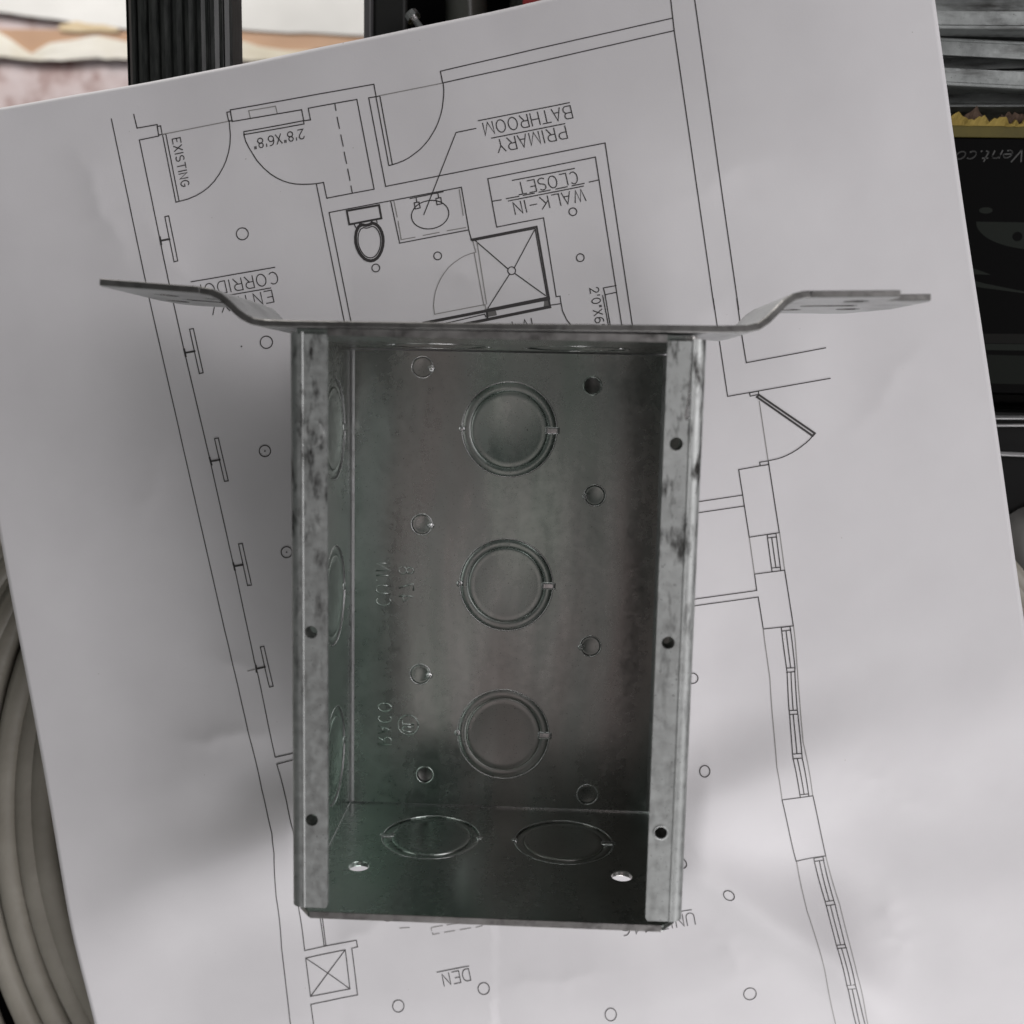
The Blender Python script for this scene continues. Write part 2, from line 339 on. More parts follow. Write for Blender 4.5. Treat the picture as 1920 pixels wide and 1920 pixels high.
('T',True,[-4317,10326,-4382,10189,-4405,10031,-4400,9872,-4362,9736,-4300,9609,-4229,9510,-4148,9429,-4054,9384,-3959,9367,-3865,9386,-3771,9446,-3701,9538,-3646,9652,-3609,9789,-3596,9925,-3606,10052,-3640,10174,-3692,10277,-3763,10363,-3838,10411,-3918,10429,-4011,10383,-4105,10364,-4213,10381]),
('d',True,[-4260,10255,-4313,10141,-4332,10007,-4328,9874,-4297,9760,-4246,9653,-4187,9570,-4121,9502,-4044,9464,-3966,9450,-3889,9466,-3812,9516,-3755,9593,-3709,9689,-3679,9804,-3668,9919,-3677,10025,-3705,10127,-3747,10214,-3805,10286,-3867,10327,-3932,10342,-4009,10303,-4086,10287,-4175,10301]),
('d',False,[-4449,10393,-4354,10235]),
('d',False,[-3792,10511,-3768,10376]),
('d',False,[-4317,10335,-4270,10439,-4213,10381]),
('d',False,[-3979,10419,-3932,10487,-3894,10429]),
('d',False,[-2010,14649,-705,14968,598,15278,1570,15490,2537,15705,3498,15915,4451,16112]),
('d',False,[-1942,14331,-666,14628,606,14917,1593,15137,2574,15359,3550,15577,4517,15782]),
('d',False,[4369,16722,4517,15782,4681,14916,4847,14045,5015,13170,5185,12289,5353,11399,5531,10512,5758,9351,5981,8174]),
('d',False,[5024,16716,5217,15691,5412,14661,5610,13625,5787,12698,5962,11760,6149,10828,6323,9955,6497,9075,6671,8186]),
('d',False,[5930,8476,6150,7345,6473,5694,7442,5888,8399,6081,9358,6272]),
('d',False,[6603,8486,6806,7405,6962,6672,8069,6903,9177,7135]),
('d',False,[8951,4609,8872,4501,8767,4395,8647,4292,8526,4196,8388,4105,8250,4026,8127,3968,8002,3923,7725,3850]),
('d',False,[7725,3850,7750,3744]),
('d',True,[7093,5809,7120,5714,7354,5770,7350,5866]),
('d',True,[7482,3805,7725,3850,7750,3744,7503,3698]),
('t',True,[7365,5757,8187,5221,9010,4685,8951,4609,8130,5152,7311,5695]),
('l',False,[7387,5569,7725,3850]),
('d',True,[6886,3573,7747,3749,7949,2752,8155,1747,7285,1588,7084,2584]),
('d',True,[7805,1674,8058,1725,8079,1616,7825,1581]),
('d',False,[5536,2562,7021,2826]),
('d',False,[5550,2237,7081,2506]),
('d',False,[7819,1580,8004,581]),
('d',False,[7942,1590,8113,695]),
('d',False,[8079,1616,8256,620]),
('d',False,[7999,686,8245,715]),
('d',False,[7494,489,8373,630,8723,-1046,7839,-1166,7638,-199,6562,-384,5479,-566]),
('d',False,[7494,489,7584,-2,6530,-184,5470,-364]),
('d',False,[8389,-1216,8367,-1104,8624,-1065,8653,-1177,8389,-1216]),
('l',False,[7285,1588,7494,489]),
('l',False,[8164,1747,8373,623]),
('l',False,[7839,-1166,7894,-1501,8118,-2676,8288,-4220,8391,-5328,8641,-6396]),
('l',False,[8729,-1046,8803,-1476,8929,-2455,9046,-3428,9156,-4550,9595,-6303]),
('d',False,[8389,-1216,8432,-1486,8594,-2346,8621,-2483,8730,-3633,8752,-3765,8845,-4897,8868,-5048,9209,-6353]),
('d',False,[8514,-1197,8565,-1483,8720,-2343]),
('d',False,[8735,-2480,8851,-3628]),
('d',False,[8857,-3760,8978,-4893]),
('d',False,[8994,-5046,9307,-6218]),
('d',False,[8647,-1177,8705,-1479,8848,-2331,8848,-2457,8975,-3622,8997,-3754,9124,-4890,9140,-5024,9473,-6306]),
('d',False,[8594,-2346,8848,-2327]),
('d',False,[8602,-2476,8847,-2449]),
('d',False,[8730,-3644,8975,-3618]),
('d',False,[8744,-3758,8978,-3736]),
('d',False,[8845,-4908,9116,-4883]),
('d',False,[8860,-5048,9136,-5024]),
('d',False,[9182,-6244,9454,-6225]),
('d',True,[8642,-6406,9603,-6303,10415,-8705,9497,-8924]),
('d',True,[5969,-2734,5966,-2770,5956,-2803,5938,-2833,5913,-2859,5883,-2878,5850,-2890,5814,-2895,5778,-2892,5743,-2880,5712,-2862,5685,-2838,5665,-2808,5652,-2775,5646,-2740,5649,-2705,5659,-2671,5677,-2641,5702,-2616,5731,-2596,5765,-2584,5801,-2579,5837,-2583,5871,-2594,5903,-2612,5929,-2637,5950,-2666,5963,-2699]),
('d',True,[6406,-5520,6402,-5557,6391,-5592,6373,-5624,6349,-5651,6321,-5673,6290,-5689,6257,-5696,6224,-5696,6192,-5688,6164,-5671,6141,-5648,6123,-5619,6112,-5586,6108,-5550,6111,-5513,6122,-5477,6140,-5443,6163,-5415,6191,-5392,6223,-5377,6256,-5370,6289,-5371,6321,-5381,6349,-5398,6373,-5422,6391,-5451,6402,-5485]),
('d',True,[5856,-8712,5837,-8746,5812,-8774,5781,-8796,5748,-8809,5712,-8813,5676,-8807,5641,-8792,5610,-8769,5584,-8739,5565,-8702,5553,-8663,5549,-8622,5553,-8582,5565,-8545,5585,-8513,5611,-8487,5642,-8468,5676,-8457,5713,-8455,5749,-8461,5783,-8476,5813,-8498,5838,-8527,5857,-8561,5869,-8598,5873,-8636,5868,-8675]),
('d',False,[10089,-8937,10055,-8817,10332,-8745,10376,-8872,10100,-8937]),
('d',False,[10089,-8937,10498,-10249,10532,-10366,10783,-11424,10816,-11521,11203,-12803,11269,-12962,11877,-14695,11968,-14980]),
('d',False,[10247,-8923,10635,-10240]),
('d',False,[10669,-10375,10932,-11444]),
('d',False,[10957,-11541,11322,-12780]),
('d',False,[11385,-12932,12067,-14892]),
('d',False,[10368,-8872,10782,-10230,10826,-10351,11088,-11469,11122,-11561,11454,-12745,11514,-12915,12156,-14658,12254,-14955]),
('d',False,[10498,-10249,10782,-10230]),
('d',False,[10520,-10365,10818,-10351]),
('d',False,[10781,-11439,11097,-11461]),
('d',False,[10807,-11526,11135,-11554]),
('d',False,[11197,-12805,11453,-12736]),
('d',False,[11262,-12976,11511,-12900]),
('l',False,[9517,-8944,9868,-10442,10463,-12292,11272,-14896]),
('l',False,[10421,-8731,10982,-10376,11223,-11368,11490,-12397,12296,-14812]),
('d',True,[7394,-9763,7375,-9791,7350,-9813,7319,-9827,7285,-9833,7248,-9830,7210,-9817,7174,-9796,7141,-9767,7113,-9731,7090,-9691,7075,-9648,7068,-9607,7070,-9567,7081,-9533,7100,-9506,7126,-9487,7158,-9477,7194,-9476,7233,-9484,7271,-9500,7308,-9523,7341,-9552,7369,-9585,7390,-9621,7403,-9659,7408,-9696,7405,-9731]),
('d',True,[8363,-13741,8319,-13753,8273,-13755,8228,-13745,8185,-13724,8147,-13694,8116,-13655,8093,-13610,8079,-13560,8076,-13509,8082,-13459,8099,-13412,8124,-13371,8157,-13337,8196,-13313,8240,-13300,8286,-13299,8331,-13309,8374,-13330,8412,-13361,8444,-13400,8467,-13446,8481,-13495,8484,-13547,8478,-13597,8461,-13643,8436,-13684,8402,-13717]),
('d',True,[3979,-14358,3977,-14415,3966,-14469,3946,-14519,3919,-14562,3886,-14595,3849,-14617,3808,-14627,3768,-14624,3728,-14608,3693,-14581,3662,-14544,3638,-14497,3623,-14445,3616,-14389,3618,-14333,3629,-14279,3649,-14229,3676,-14187,3709,-14155,3747,-14133,3787,-14124,3827,-14127,3866,-14142,3902,-14168,3932,-14205,3956,-14251,3972,-14302]),
('d',True,[-2969,-14377,-2974,-14429,-2988,-14478,-3011,-14524,-3041,-14562,-3077,-14592,-3117,-14612,-3159,-14620,-3200,-14616,-3240,-14601,-3275,-14575,-3304,-14539,-3326,-14496,-3339,-14447,-3343,-14396,-3338,-14345,-3324,-14295,-3301,-14251,-3271,-14213,-3235,-14185,-3196,-14166,-3154,-14158,-3112,-14162,-3073,-14177,-3038,-14202,-3008,-14237,-2986,-14279,-2973,-14326]),
('d',True,[-175,-13631,-179,-13679,-192,-13725,-214,-13768,-243,-13804,-278,-13832,-317,-13851,-358,-13859,-400,-13856,-439,-13842,-475,-13819,-504,-13786,-527,-13747,-541,-13702,-547,-13655,-543,-13608,-530,-13562,-508,-13520,-479,-13485,-444,-13458,-405,-13440,-364,-13432,-323,-13435,-283,-13448,-248,-13470,-218,-13502,-195,-13541,-181,-13584]),
('d',True,[-3371,-11175,-3374,-11205,-3384,-11234,-3398,-11259,-3417,-11280,-3440,-11296,-3465,-11305,-3491,-11308,-3518,-11304,-3543,-11293,-3565,-11276,-3583,-11254,-3597,-11229,-3606,-11200,-3609,-11171,-3605,-11141,-3596,-11113,-3582,-11087,-3563,-11066,-3540,-11050,-3515,-11040,-3488,-11037,-3462,-11041,-3437,-11052,-3415,-11068,-3396,-11090,-3382,-11116,-3374,-11145]),
('l',False,[-2076,-11649,-2089,-11565,-2051,-11530,-1725,-11456]),
('l',False,[-1586,-11431,-1234,-11342]),
('l',False,[-2051,-11718,-2038,-11788,-1825,-11741]),
('l',False,[-1661,-11702,-1326,-11624]),
('l',False,[-1158,-11588,-810,-11498]),
('l',False,[-637,-11469,-441,-11400,-430,-11291]),
('l',False,[-3103,-11571,-2791,-11546]),
('l',False,[-7685,-2927,-7445,-2859]),
('d',False,[-9250,8693,-8026,8926,-6784,9151]),
('d',False,[-8743,8223,-6905,8559]),
('d',False,[-915,13314,370,13586,1652,13842]),
('d',False,[-530,12841,506,13061,1540,13270]),
('d',False,[90,11684,1847,12043]),
('d',False,[-12,11108,1052,11337,2113,11557]),
('d',False,[4201,-10975,5206,-10748,6191,-10467]),
('d',False,[-1891,-13123,-859,-12867]),
('x',[[-9726,12586,-9750,12721,-9516,12771,-9492,12636],[-9626,12748,-9609,12655]],[]),
('x',[[-9714,12520,-9455,12433],[-9480,12570,-9689,12382]],[]),
('x',[[-9675,12306,-9441,12357]],[]),
('x',[[-9427,12163,-9415,12193,-9417,12225,-9433,12252,-9460,12267,-9489,12267,-9515,12251,-9531,12224,-9532,12191,-9532,12191,-9533,12156,-9549,12127,-9574,12110,-9604,12111,-9631,12127,-9647,12157,-9650,12192,-9638,12223]],[]),
('x',[[-9391,12084,-9364,11936],[-9377,12010,-9611,11958]],[]),
('x',[[-9585,11818,-9351,11869]],[]),
('x',[[-9572,11746,-9338,11797,-9547,11610,-9313,11661]],[]),
('x',[[-9304,11458,-9285,11498,-9295,11536,-9329,11563,-9381,11573,-9438,11563,-9487,11536,-9516,11498,-9519,11458,-9494,11425,-9449,11408,-9401,11412,-9412,11472]],[]),
('x',[[-5903,12834,-5908,12806,-5924,12782,-5948,12767,-5976,12762,-6004,12769,-6028,12786,-6042,12811,-6045,12839,-6037,12866,-5941,13034,-6089,13005]],[]),
('x',[[-6124,12730,-6129,12796]],[]),
('x',[[-6349,12749,-6337,12724,-6316,12706,-6288,12699,-6261,12704,-6239,12721,-6226,12746,-6225,12774,-6237,12800,-6259,12818,-6286,12825,-6313,12819,-6336,12802,-6348,12777,-6349,12749],[-6389,12875,-6376,12847,-6350,12828,-6317,12822,-6284,12828,-6256,12847,-6240,12875,-6239,12905,-6252,12933,-6278,12952,-6311,12958,-6344,12952,-6372,12933,-6388,12905,-6389,12875]],[]),
('x',[[-6430,12668,-6437,12728],[-6468,12660,-6475,12721]],[]),
('x',[[-6596,12902,-6693,12614],[-6543,12645,-6746,12871]],[]),
('x',[[-6950,12748,-6938,12720,-6917,12698,-6889,12687,-6859,12687,-6832,12699,-6811,12720,-6800,12749,-6800,12780,-6812,12808,-6833,12830,-6861,12841,-6891,12841,-6919,12829,-6939,12807,-6951,12779,-6950,12748],[-6801,12758,-6795,12727,-6792,12689,-6798,12653,-6813,12620,-6835,12595,-6863,12579,-6894,12574]],[]),
('x',[[-6999,12550,-7004,12616]],[]),
('x',[[-7223,12567,-7211,12541,-7190,12523,-7163,12517,-7135,12522,-7113,12540,-7100,12565,-7100,12593,-7111,12618,-7133,12636,-7160,12643,-7187,12637,-7210,12620,-7222,12595,-7223,12567],[-7263,12693,-7249,12665,-7224,12646,-7191,12640,-7158,12647,-7130,12666,-7114,12694,-7113,12725,-7126,12752,-7152,12771,-7184,12778,-7218,12770,-7245,12751,-7261,12723,-7263,12693]],[]),
('x',[[-7304,12485,-7310,12545],[-7341,12477,-7348,12537]],[]),
('x',[[-6890,8697,-6829,8673,-6769,8683,-6723,8725,-6699,8790,-6703,8866,-6733,8937,-6784,8988,-6845,9010,-6904,8997,-6949,8953]],[]),
('x',[[-7321,8750,-7303,8700,-7272,8657,-7234,8625,-7190,8609,-7146,8608,-7106,8624,-7074,8655,-7052,8698,-7043,8748,-7049,8801,-7067,8852,-7097,8895,-7136,8926,-7179,8943,-7223,8943,-7264,8927,-7296,8896,-7318,8854,-7326,8803,-7321,8750]],[]),
('x',[[-7459,8899,-7382,8564,-7519,8539,-7519,8539,-7549,8538,-7578,8545,-7604,8561,-7623,8582,-7634,8608,-7635,8636,-7627,8663,-7611,8686,-7587,8704,-7558,8713,-7422,8739],[-7538,8717,-7690,8856]],[]),
('x',[[-7798,8836,-7721,8501,-7858,8475,-7858,8475,-7888,8474,-7918,8482,-7943,8497,-7962,8519,-7973,8545,-7974,8573,-7967,8600,-7950,8623,-7926,8640,-7898,8650,-7761,8676],[-7877,8654,-8030,8793]],[]),
('x',[[-8157,8769,-8081,8433]],[]),
('x',[[-8277,8747,-8201,8411,-8303,8391,-8303,8391,-8347,8391,-8390,8408,-8429,8439,-8459,8482,-8477,8533,-8482,8586,-8473,8637,-8452,8680,-8420,8711,-8380,8727,-8277,8747]],[]),
('x',[[-8843,8461,-8825,8411,-8796,8367,-8758,8336,-8715,8320,-8672,8320,-8632,8336,-8600,8367,-8578,8410,-8570,8461,-8575,8514,-8593,8565,-8623,8608,-8661,8639,-8704,8656,-8747,8656,-8787,8639,-8818,8608,-8840,8565,-8848,8514,-8843,8461]],[]),
('x',[[-8977,8609,-8903,8274,-9036,8247,-9036,8247,-9066,8246,-9094,8253,-9119,8268,-9138,8290,-9148,8316,-9149,8344,-9142,8371,-9125,8394,-9102,8412,-9075,8422,-8942,8448],[-9054,8426,-9202,8564]],[]),
('x',[[-7106,8451,-6886,8497,-6808,8161,-7028,8115],[-6845,8319,-6997,8287]],[]),
('x',[[-7214,8428,-7137,8092,-7435,8382,-7358,8046]],[]),
('x',[[-7466,8024,-7707,7973],[-7587,7998,-7664,8335]],[]),
('x',[[-7872,8291,-7795,7955,-7928,7927,-7928,7927,-7957,7925,-7986,7932,-8010,7947,-8029,7969,-8040,7995,-8041,8023,-8034,8050,-8018,8074,-7995,8092,-7968,8102,-7835,8130],[-7948,8106,-8096,8244]],[]),
('x',[[-8124,7885,-8274,8030,-8347,7837],[-8274,8030,-8312,8198]],[]),
('x',[[-8534,8186,-8624,7759]],[]),
('x',[[1674,13762,1766,13428,1636,13402,1636,13402,1612,13401,1588,13408,1567,13421,1551,13441,1540,13464,1538,13488,1542,13512,1554,13532,1572,13547,1594,13556,1724,13581],[1594,13556,1590,13555,1562,13554,1535,13562,1511,13578,1491,13601,1480,13628,1476,13657,1481,13684,1495,13708,1515,13726,1540,13735,1674,13762]],[]),
('x',[[1369,13701,1349,13344,1145,13657],[1364,13577,1215,13547]],[]),
('x',[[1155,13305,931,13259],[1043,13282,951,13617]],[]),
('x',[[757,13578,848,13242],[540,13533,631,13197],[805,13404,588,13359]],[]),
('x',[[451,13514,542,13179,418,13152,418,13152,390,13151,363,13158,339,13174,320,13195,308,13222,305,13250,311,13276,325,13300,345,13317,371,13327,494,13353],[389,13331,241,13470]],[]),
('x',[[-58,13228,-38,13178,-8,13135,30,13103,71,13087,111,13087,147,13103,175,13135,192,13178,197,13228,189,13282,169,13332,139,13375,102,13406,61,13423,20,13423,-16,13407,-44,13375,-61,13332,-66,13282,-58,13228]],[]),
('x',[[-395,13155,-375,13105,-345,13062,-307,13030,-266,13014,-226,13014,-190,13030,-162,13062,-145,13105,-140,13156,-148,13209,-168,13260,-198,13303,-235,13334,-276,13350,-316,13350,-352,13334,-380,13302,-398,13259,-403,13209,-395,13155]],[]),
('x',[[-530,13304,-440,12968,-661,13276,-702,12911,-792,13247]],[]),
('x',[[1539,13208,1631,12873,1505,12847,1505,12847,1477,12845,1449,12853,1425,12868,1406,12890,1394,12916,1391,12944,1397,12970,1411,12994,1432,13011,1458,13021,1583,13047]],[]),
('x',[[1227,13143,1319,12808,1193,12781,1193,12781,1165,12780,1137,12787,1113,12802,1094,12824,1082,12850,1079,12878,1085,12905,1099,12928,1120,12946,1146,12956,1271,12982],[1165,12960,1014,13099]],[]),
('x',[[896,13073,988,12737]],[]),
('x',[[786,13050,877,12713,652,13021,610,12655,519,12992]],[]),
('x',[[427,12972,404,12610,199,12922],[421,12846,269,12812]],[]),
('x',[[115,12903,206,12566,80,12538,80,12538,52,12536,24,12543,-1,12558,-20,12580,-32,12606,-35,12634,-29,12661,-14,12685,7,12703,33,12713,158,12741],[52,12718,-99,12856]],[]),
('x',[[-107,12496,-259,12641,-321,12448],[-259,12641,-305,12809]],[]),
('x',[[1781,11644,1835,11620,1886,11629,1923,11669,1940,11732,1933,11805,1903,11873,1856,11923,1803,11945,1753,11933,1716,11891]],[]),
('x',[[1681,11583,1596,11906,1421,11870]],[]),
('x',[[1119,11637,1138,11588,1166,11546,1201,11516,1240,11500,1277,11499,1311,11515,1337,11545,1354,11586,1358,11634,1351,11685,1332,11734,1304,11776,1269,11806,1231,11823,1193,11823,1159,11808,1133,11778,1117,11737,1112,11688,1119,11637]],[]),
('x',[[901,11450,944,11435,990,11439,1029,11463,1049,11501,1047,11542,1023,11577,983,11598,937,11598,937,11598,887,11598,844,11618,819,11653,818,11695,841,11732,882,11757,932,11762,978,11747]],[]),
('x',[[512,11679,705,11720,789,11396,595,11354],[749,11548,616,11520]],[]),
('x',[[501,11334,289,11288],[395,11311,312,11636]],[]),
('x',[[2202,11159,2040,11468,2049,11128,1888,11437,1896,11097]],[]),
('x',[[1720,11403,1690,11055,1490,11356],[1711,11281,1558,11250]],[]),
('x',[[1491,11014,1406,11338,1215,11298]],[]),
('x',[[1092,11273,1176,10948],[966,10903,1122,11159],[1064,11068,874,11227]],[]),
('x',[[801,11040,609,10999]],[]),
('x',[[437,11134,521,10808]],[]),
('x',[[326,11110,409,10785,115,11065,198,10739]],[]),
('x',[[2573,8736,2600,8731,2623,8716,2638,8693,2642,8666,2635,8639,2619,8617,2595,8603,2568,8600,2542,8608,2383,8701,2410,8560]],[]),
('x',[[2671,8525,2609,8520]],[]),
('x',[[2591,8284,2632,8297,2666,8317,2690,8341,2700,8368,2695,8393,2676,8414,2645,8427,2606,8432,2563,8428,2522,8415,2488,8395,2464,8370,2454,8344,2459,8319,2478,8298,2509,8284,2548,8279,2591,8284]],[]),
('x',[[2728,8231,2671,8225],[2735,8195,2678,8189]],[]),
('x',[[2504,8073,2777,7978],[2749,8123,2532,7928]],[]),
('x',[[2646,7731,2673,7743,2694,7763,2706,7790,2706,7819,2695,7845,2674,7866,2648,7876,2618,7876,2591,7865,2571,7844,2559,7817,2559,7789,2570,7762,2590,7742,2617,7731,2646,7731],[2639,7875,2668,7881,2704,7884,2739,7878,2769,7863,2793,7842,2808,7815,2812,7784]],[]),
('x',[[2834,7684,2771,7679]],[]),
('x',[[2814,7467,2839,7478,2856,7499,2863,7525,2858,7552,2842,7573,2818,7586,2791,7586,2767,7575,2750,7555,2743,7528,2748,7502,2764,7480,2788,7468,2814,7467],[2695,7429,2721,7442,2739,7467,2746,7498,2739,7531,2722,7557,2696,7573,2666,7574,2640,7561,2622,7537,2615,7505,2622,7473,2639,7446,2665,7431,2695,7429]],[]),
('x',[[2891,7389,2833,7383],[2898,7353,2841,7346]],[]),
('x',[[827,7603,776,7532,708,7820]],[]),
('x',[[683,7513,518,7782,489,7474]],[]),
('x',[[159,7710,227,7422,120,7400,120,7400,97,7399,73,7406,53,7419,38,7438,28,7460,27,7484,32,7507,45,7527,63,7542,85,7550,192,7572]],[]),
('x',[[-286,7470,-270,7426,-245,7389,-214,7362,-180,7347,-145,7347,-114,7361,-89,7387,-72,7424,-67,7467,-72,7513,-88,7556,-112,7593,-143,7620,-178,7635,-212,7635,-244,7622,-269,7595,-285,7559,-291,7516,-286,7470]],[]),
('x',[[-508,7309,-459,7288,-412,7296,-377,7332,-359,7389,-363,7454,-388,7515,-430,7560,-478,7579,-525,7569,-559,7531]],[]),
('x',[[-669,7544,-602,7255],[-780,7219,-646,7443],[-695,7364,-854,7507]],[]),
('x',[[-1113,7455,-935,7491,-868,7202,-1047,7166],[-900,7338,-1023,7313]],[]),
('x',[[-1135,7148,-1330,7109],[-1232,7128,-1299,7418]],[]),
('x',[[6361,-11008,6292,-10702,6291,-10697,6276,-10659,6251,-10628,6218,-10608,6180,-10599,6142,-10604,6106,-10621,6076,-10649,6056,-10686,6046,-10726,6049,-10767,6117,-11075]],[]),
('x',[[5920,-10668,6016,-11102,5689,-10732,5783,-11162]],[]),
('x',[[5554,-10768,5646,-11196]],[]),
('x',[[5523,-11225,5265,-11282],[5394,-11255,5304,-10830]],[]),
('x',[[4877,-11273,4808,-11374,4721,-10956]],[]),
('x',[[4416,-11021,4502,-11436,4622,-11108,4373,-11160]],[]),
('x',[[4028,-11233,4047,-11278,4082,-11313,4126,-11331,4174,-11331,4219,-11312,4252,-11277,4270,-11231,4270,-11182,4251,-11136,4216,-11101,4171,-11082,4123,-11083,4079,-11102,4046,-11137,4028,-11183,4028,-11233],[4268,-11217,4278,-11267,4283,-11327,4273,-11386,4249,-11437,4213,-11477,4167,-11502,4117,-11511]],[]),
('x',[[-869,-12956,-785,-13368,-884,-13397,-884,-13397,-926,-13398,-968,-13379,-1006,-13341,-1036,-13289,-1056,-13227,-1062,-13161,-1055,-13098,-1036,-13045,-1005,-13005,-967,-12984,-869,-12956]],[]),
('x',[[-1409,-13106,-1192,-13047,-1109,-13460,-1326,-13519],[-1148,-13265,-1298,-13306]],[]),
('x',[[-1516,-13134,-1433,-13548,-1732,-13192,-1650,-13606]],[])]
TL, TR, BR, BL = (-169.5, 131.0), (111.0, 191.0), (196, -196), (-115, -256)
def sheet_pt(s, t):
    a = (TL[0] + (TR[0] - TL[0]) * s, TL[1] + (TR[1] - TL[1]) * s - 3.2 * math.sin(math.pi * s))
    b = (BL[0] + (BR[0] - BL[0]) * s, BL[1] + (BR[1] - BL[1]) * s)
    x = a[0] + (b[0] - a[0]) * t; y = a[1] + (b[1] - a[1]) * t
    return x, y
def build_sheet():
    t = empty('floor_plan_sheet', (0, 0, 0), label='large white printed floor plan sheet lying under the metal box', category='paper')
    mb = MB(); NX, NY = 250, 350
    mb.grid([[(*sheet_pt(i / NX, j / NY), sheet_z(*sheet_pt(i / NX, j / NY))) for i in range(NX + 1)] for j in range(NY + 1)])
    o = mb.build('paper', M_paper, t, smooth=True)
    sm = o.modifiers.new('thickness', 'SOLIDIFY'); sm.thickness = .00011; sm.offset = -1
    if o.data.polygons[0].normal.z < 0: sm.offset = 1
    widths = {'d': .29, 'l': .25, 't': .55, 'T': .85, 'x': .28}
    def stroke(mb, pts, wd, closed):
        pts = [Vector((a / 100, b / 100)) for a, b in pts]
        if closed: pts.append(pts[0])
        q = [pts[0]]
        for a, b in zip(pts, pts[1:]):
            k = max(1, int((b - a).length / 2.0))
            q += [a + (b - a) * i / k for i in range(1, k + 1)]
        rows = []
        for i, p in enumerate(q):
            if closed and i in (0, len(q) - 1): d1, d2 = (q[-1] - q[-2]), (q[1] - q[0])
            else: d1, d2 = q[i] - q[max(i - 1, 0)], q[min(i + 1, len(q) - 1)] - q[i]
            d1 = d1.normalized() if d1.length > 1e-6 else d2.normalized(); d2 = d2.normalized() if d2.length > 1e-6 else d1
            d = d1 + d2
            if d.length < .2: d = d1
            d.normalize(); nn = Vector((-d.y, d.x)); k = wd / 2 / max(.5, nn.dot(Vector((-d1.y, d1.x))))
            if i == 0 and not closed: p = p - d * wd * .4
            if i == len(q) - 1 and not closed: p = p + d * wd * .4
            rows.append([(*(p + nn * k), sheet_z(*(p + nn * k)) + .11), (*(p - nn * k), sheet_z(*(p - nn * k)) + .11)])
        mb.grid(rows)
    for kind, closed, flat in INK:
        pts = list(zip(flat[::2], flat[1::2]))
        if kind == 'f':
            qs = [(a / 100, b / 100) for a, b in pts]
            MB().add([(x, y, sheet_z(x, y) + .03) for x, y in qs], [(0, 1, 2, 3)]).build('grey_fill', M_fill, t); continue
        mb = MB()
        if kind == 'x':                        # one letter, several strokes
            for f in closed: stroke(mb, list(zip(f[::2], f[1::2])), widths[kind], False)
            mb.build('letter', M_ink, t); continue
        stroke(mb, pts, widths[kind], closed)
        mb.build({'l': 'faint_line', 't': 'heavy_line', 'T': 'heavy_line'}.get(kind, 'drawn_line'), M_inkl if kind == 'l' else M_ink, t)
build_sheet()

# ------------------------------------------------------------------ the galvanized box
H = 66.8; XL, XR = -46.5, 48.0; YB, YT = -70.8, 70.2; TH = 1.5
box = empty('electrical_box', (0, 0, 0), label='open three gang galvanized steel electrical box with two mounting ears, standing on the plan', category='electrical box')
P_back = lambda u, v, w: (u, v, w)
P_left = lambda u, v, w: (XL + w, u, v)
P_right = lambda u, v, w: (XR - w, u, v)
P_bot = lambda u, v, w: (u, YB + w, v)
P_top = lambda u, v, w: (u, YT - w, v)
GANG = (46.0, -0.1, -46.1)
KO_back = [(1.5, y, 0, math.pi) for y in GANG]
KO_side = [(y, 23.8, -math.pi / 2, math.pi / 2) for y in GANG]
KO_end = [(-17.6, 23.0, math.pi, 0), (20.2, 23.2, 0, math.pi)]
RK = 13.75
def knockout(place, u, v, tab, nub, depth, dish):
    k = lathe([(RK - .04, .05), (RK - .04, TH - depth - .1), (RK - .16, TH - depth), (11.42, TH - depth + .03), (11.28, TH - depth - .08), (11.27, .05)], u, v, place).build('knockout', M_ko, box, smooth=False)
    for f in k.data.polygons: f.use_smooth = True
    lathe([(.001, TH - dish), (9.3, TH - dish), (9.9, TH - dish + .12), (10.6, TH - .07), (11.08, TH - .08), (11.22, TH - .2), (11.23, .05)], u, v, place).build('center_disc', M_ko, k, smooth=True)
    c, s = math.cos(tab), math.sin(tab); mb = MB()
    def loc(a, b, w_): return place(u + a * c - b * s, v + a * s + b * c, w_)
    rows = []
    for a in (10.4, 10.9, 11.6, 12.6, 13.6, 14.4, 14.9):
        hgt = {10.4: -.1, 14.9: -.1}.get(a, .13 if a != 12.6 else .05)
        rows.append([loc(a, b, TH + (hgt if abs(b) < 1.0 else -.35)) for b in (-1.2, -.95, -.45, .45, .95, 1.2)])
    mb.grid(rows).build('bridge_tab', M_lip, k, smooth=True)
    rim = [[place(u + (RK + .16 + .2 * math.cos(math.pi * j / 6)) * math.cos(2 * math.pi * i / 64), v + (RK + .16 + .2 * math.cos(math.pi * j / 6)) * math.sin(2 * math.pi * i / 64),
                  TH + (.10 + .05 * noise.noise(Vector((u + i * .3, v, 1)))) * math.sin(math.pi * j / 6)) for i in range(64)] for j in range(7)]
    MB().grid(rim, True).build('sheared_rim', M_lip, k, smooth=True)
    c, s = math.cos(nub), math.sin(nub)
    lathe([(1.0, TH - .4), (.98, TH + .05), (.75, TH + .2), (.001, TH + .22)], u + 13.9 * c, v + 13.9 * s, place, 16).build('pry_dot', M_nub, k, smooth=True)
def lips(mb, kos, place):
    for u, v, *_ in ():
        rows = []
        for j in range(7):
            a = math.pi * j / 6
            rows.append([place(u + (RK + .2 + .2 * math.cos(a)) * math.cos(2 * math.pi * i / 64), v + (RK + .2 + .2 * math.cos(a)) * math.sin(2 * math.pi * i / 64), TH + .09 * math.sin(a)) for i in range(64)])
        mb.grid(rows, True)
def outside(o, ax, sgn):
    o.data.materials.append(M_out)                         # weathered outer face
    for f in o.data.polygons:
        if f.normal[ax] * sgn > .9: f.material_index = 1
    return o
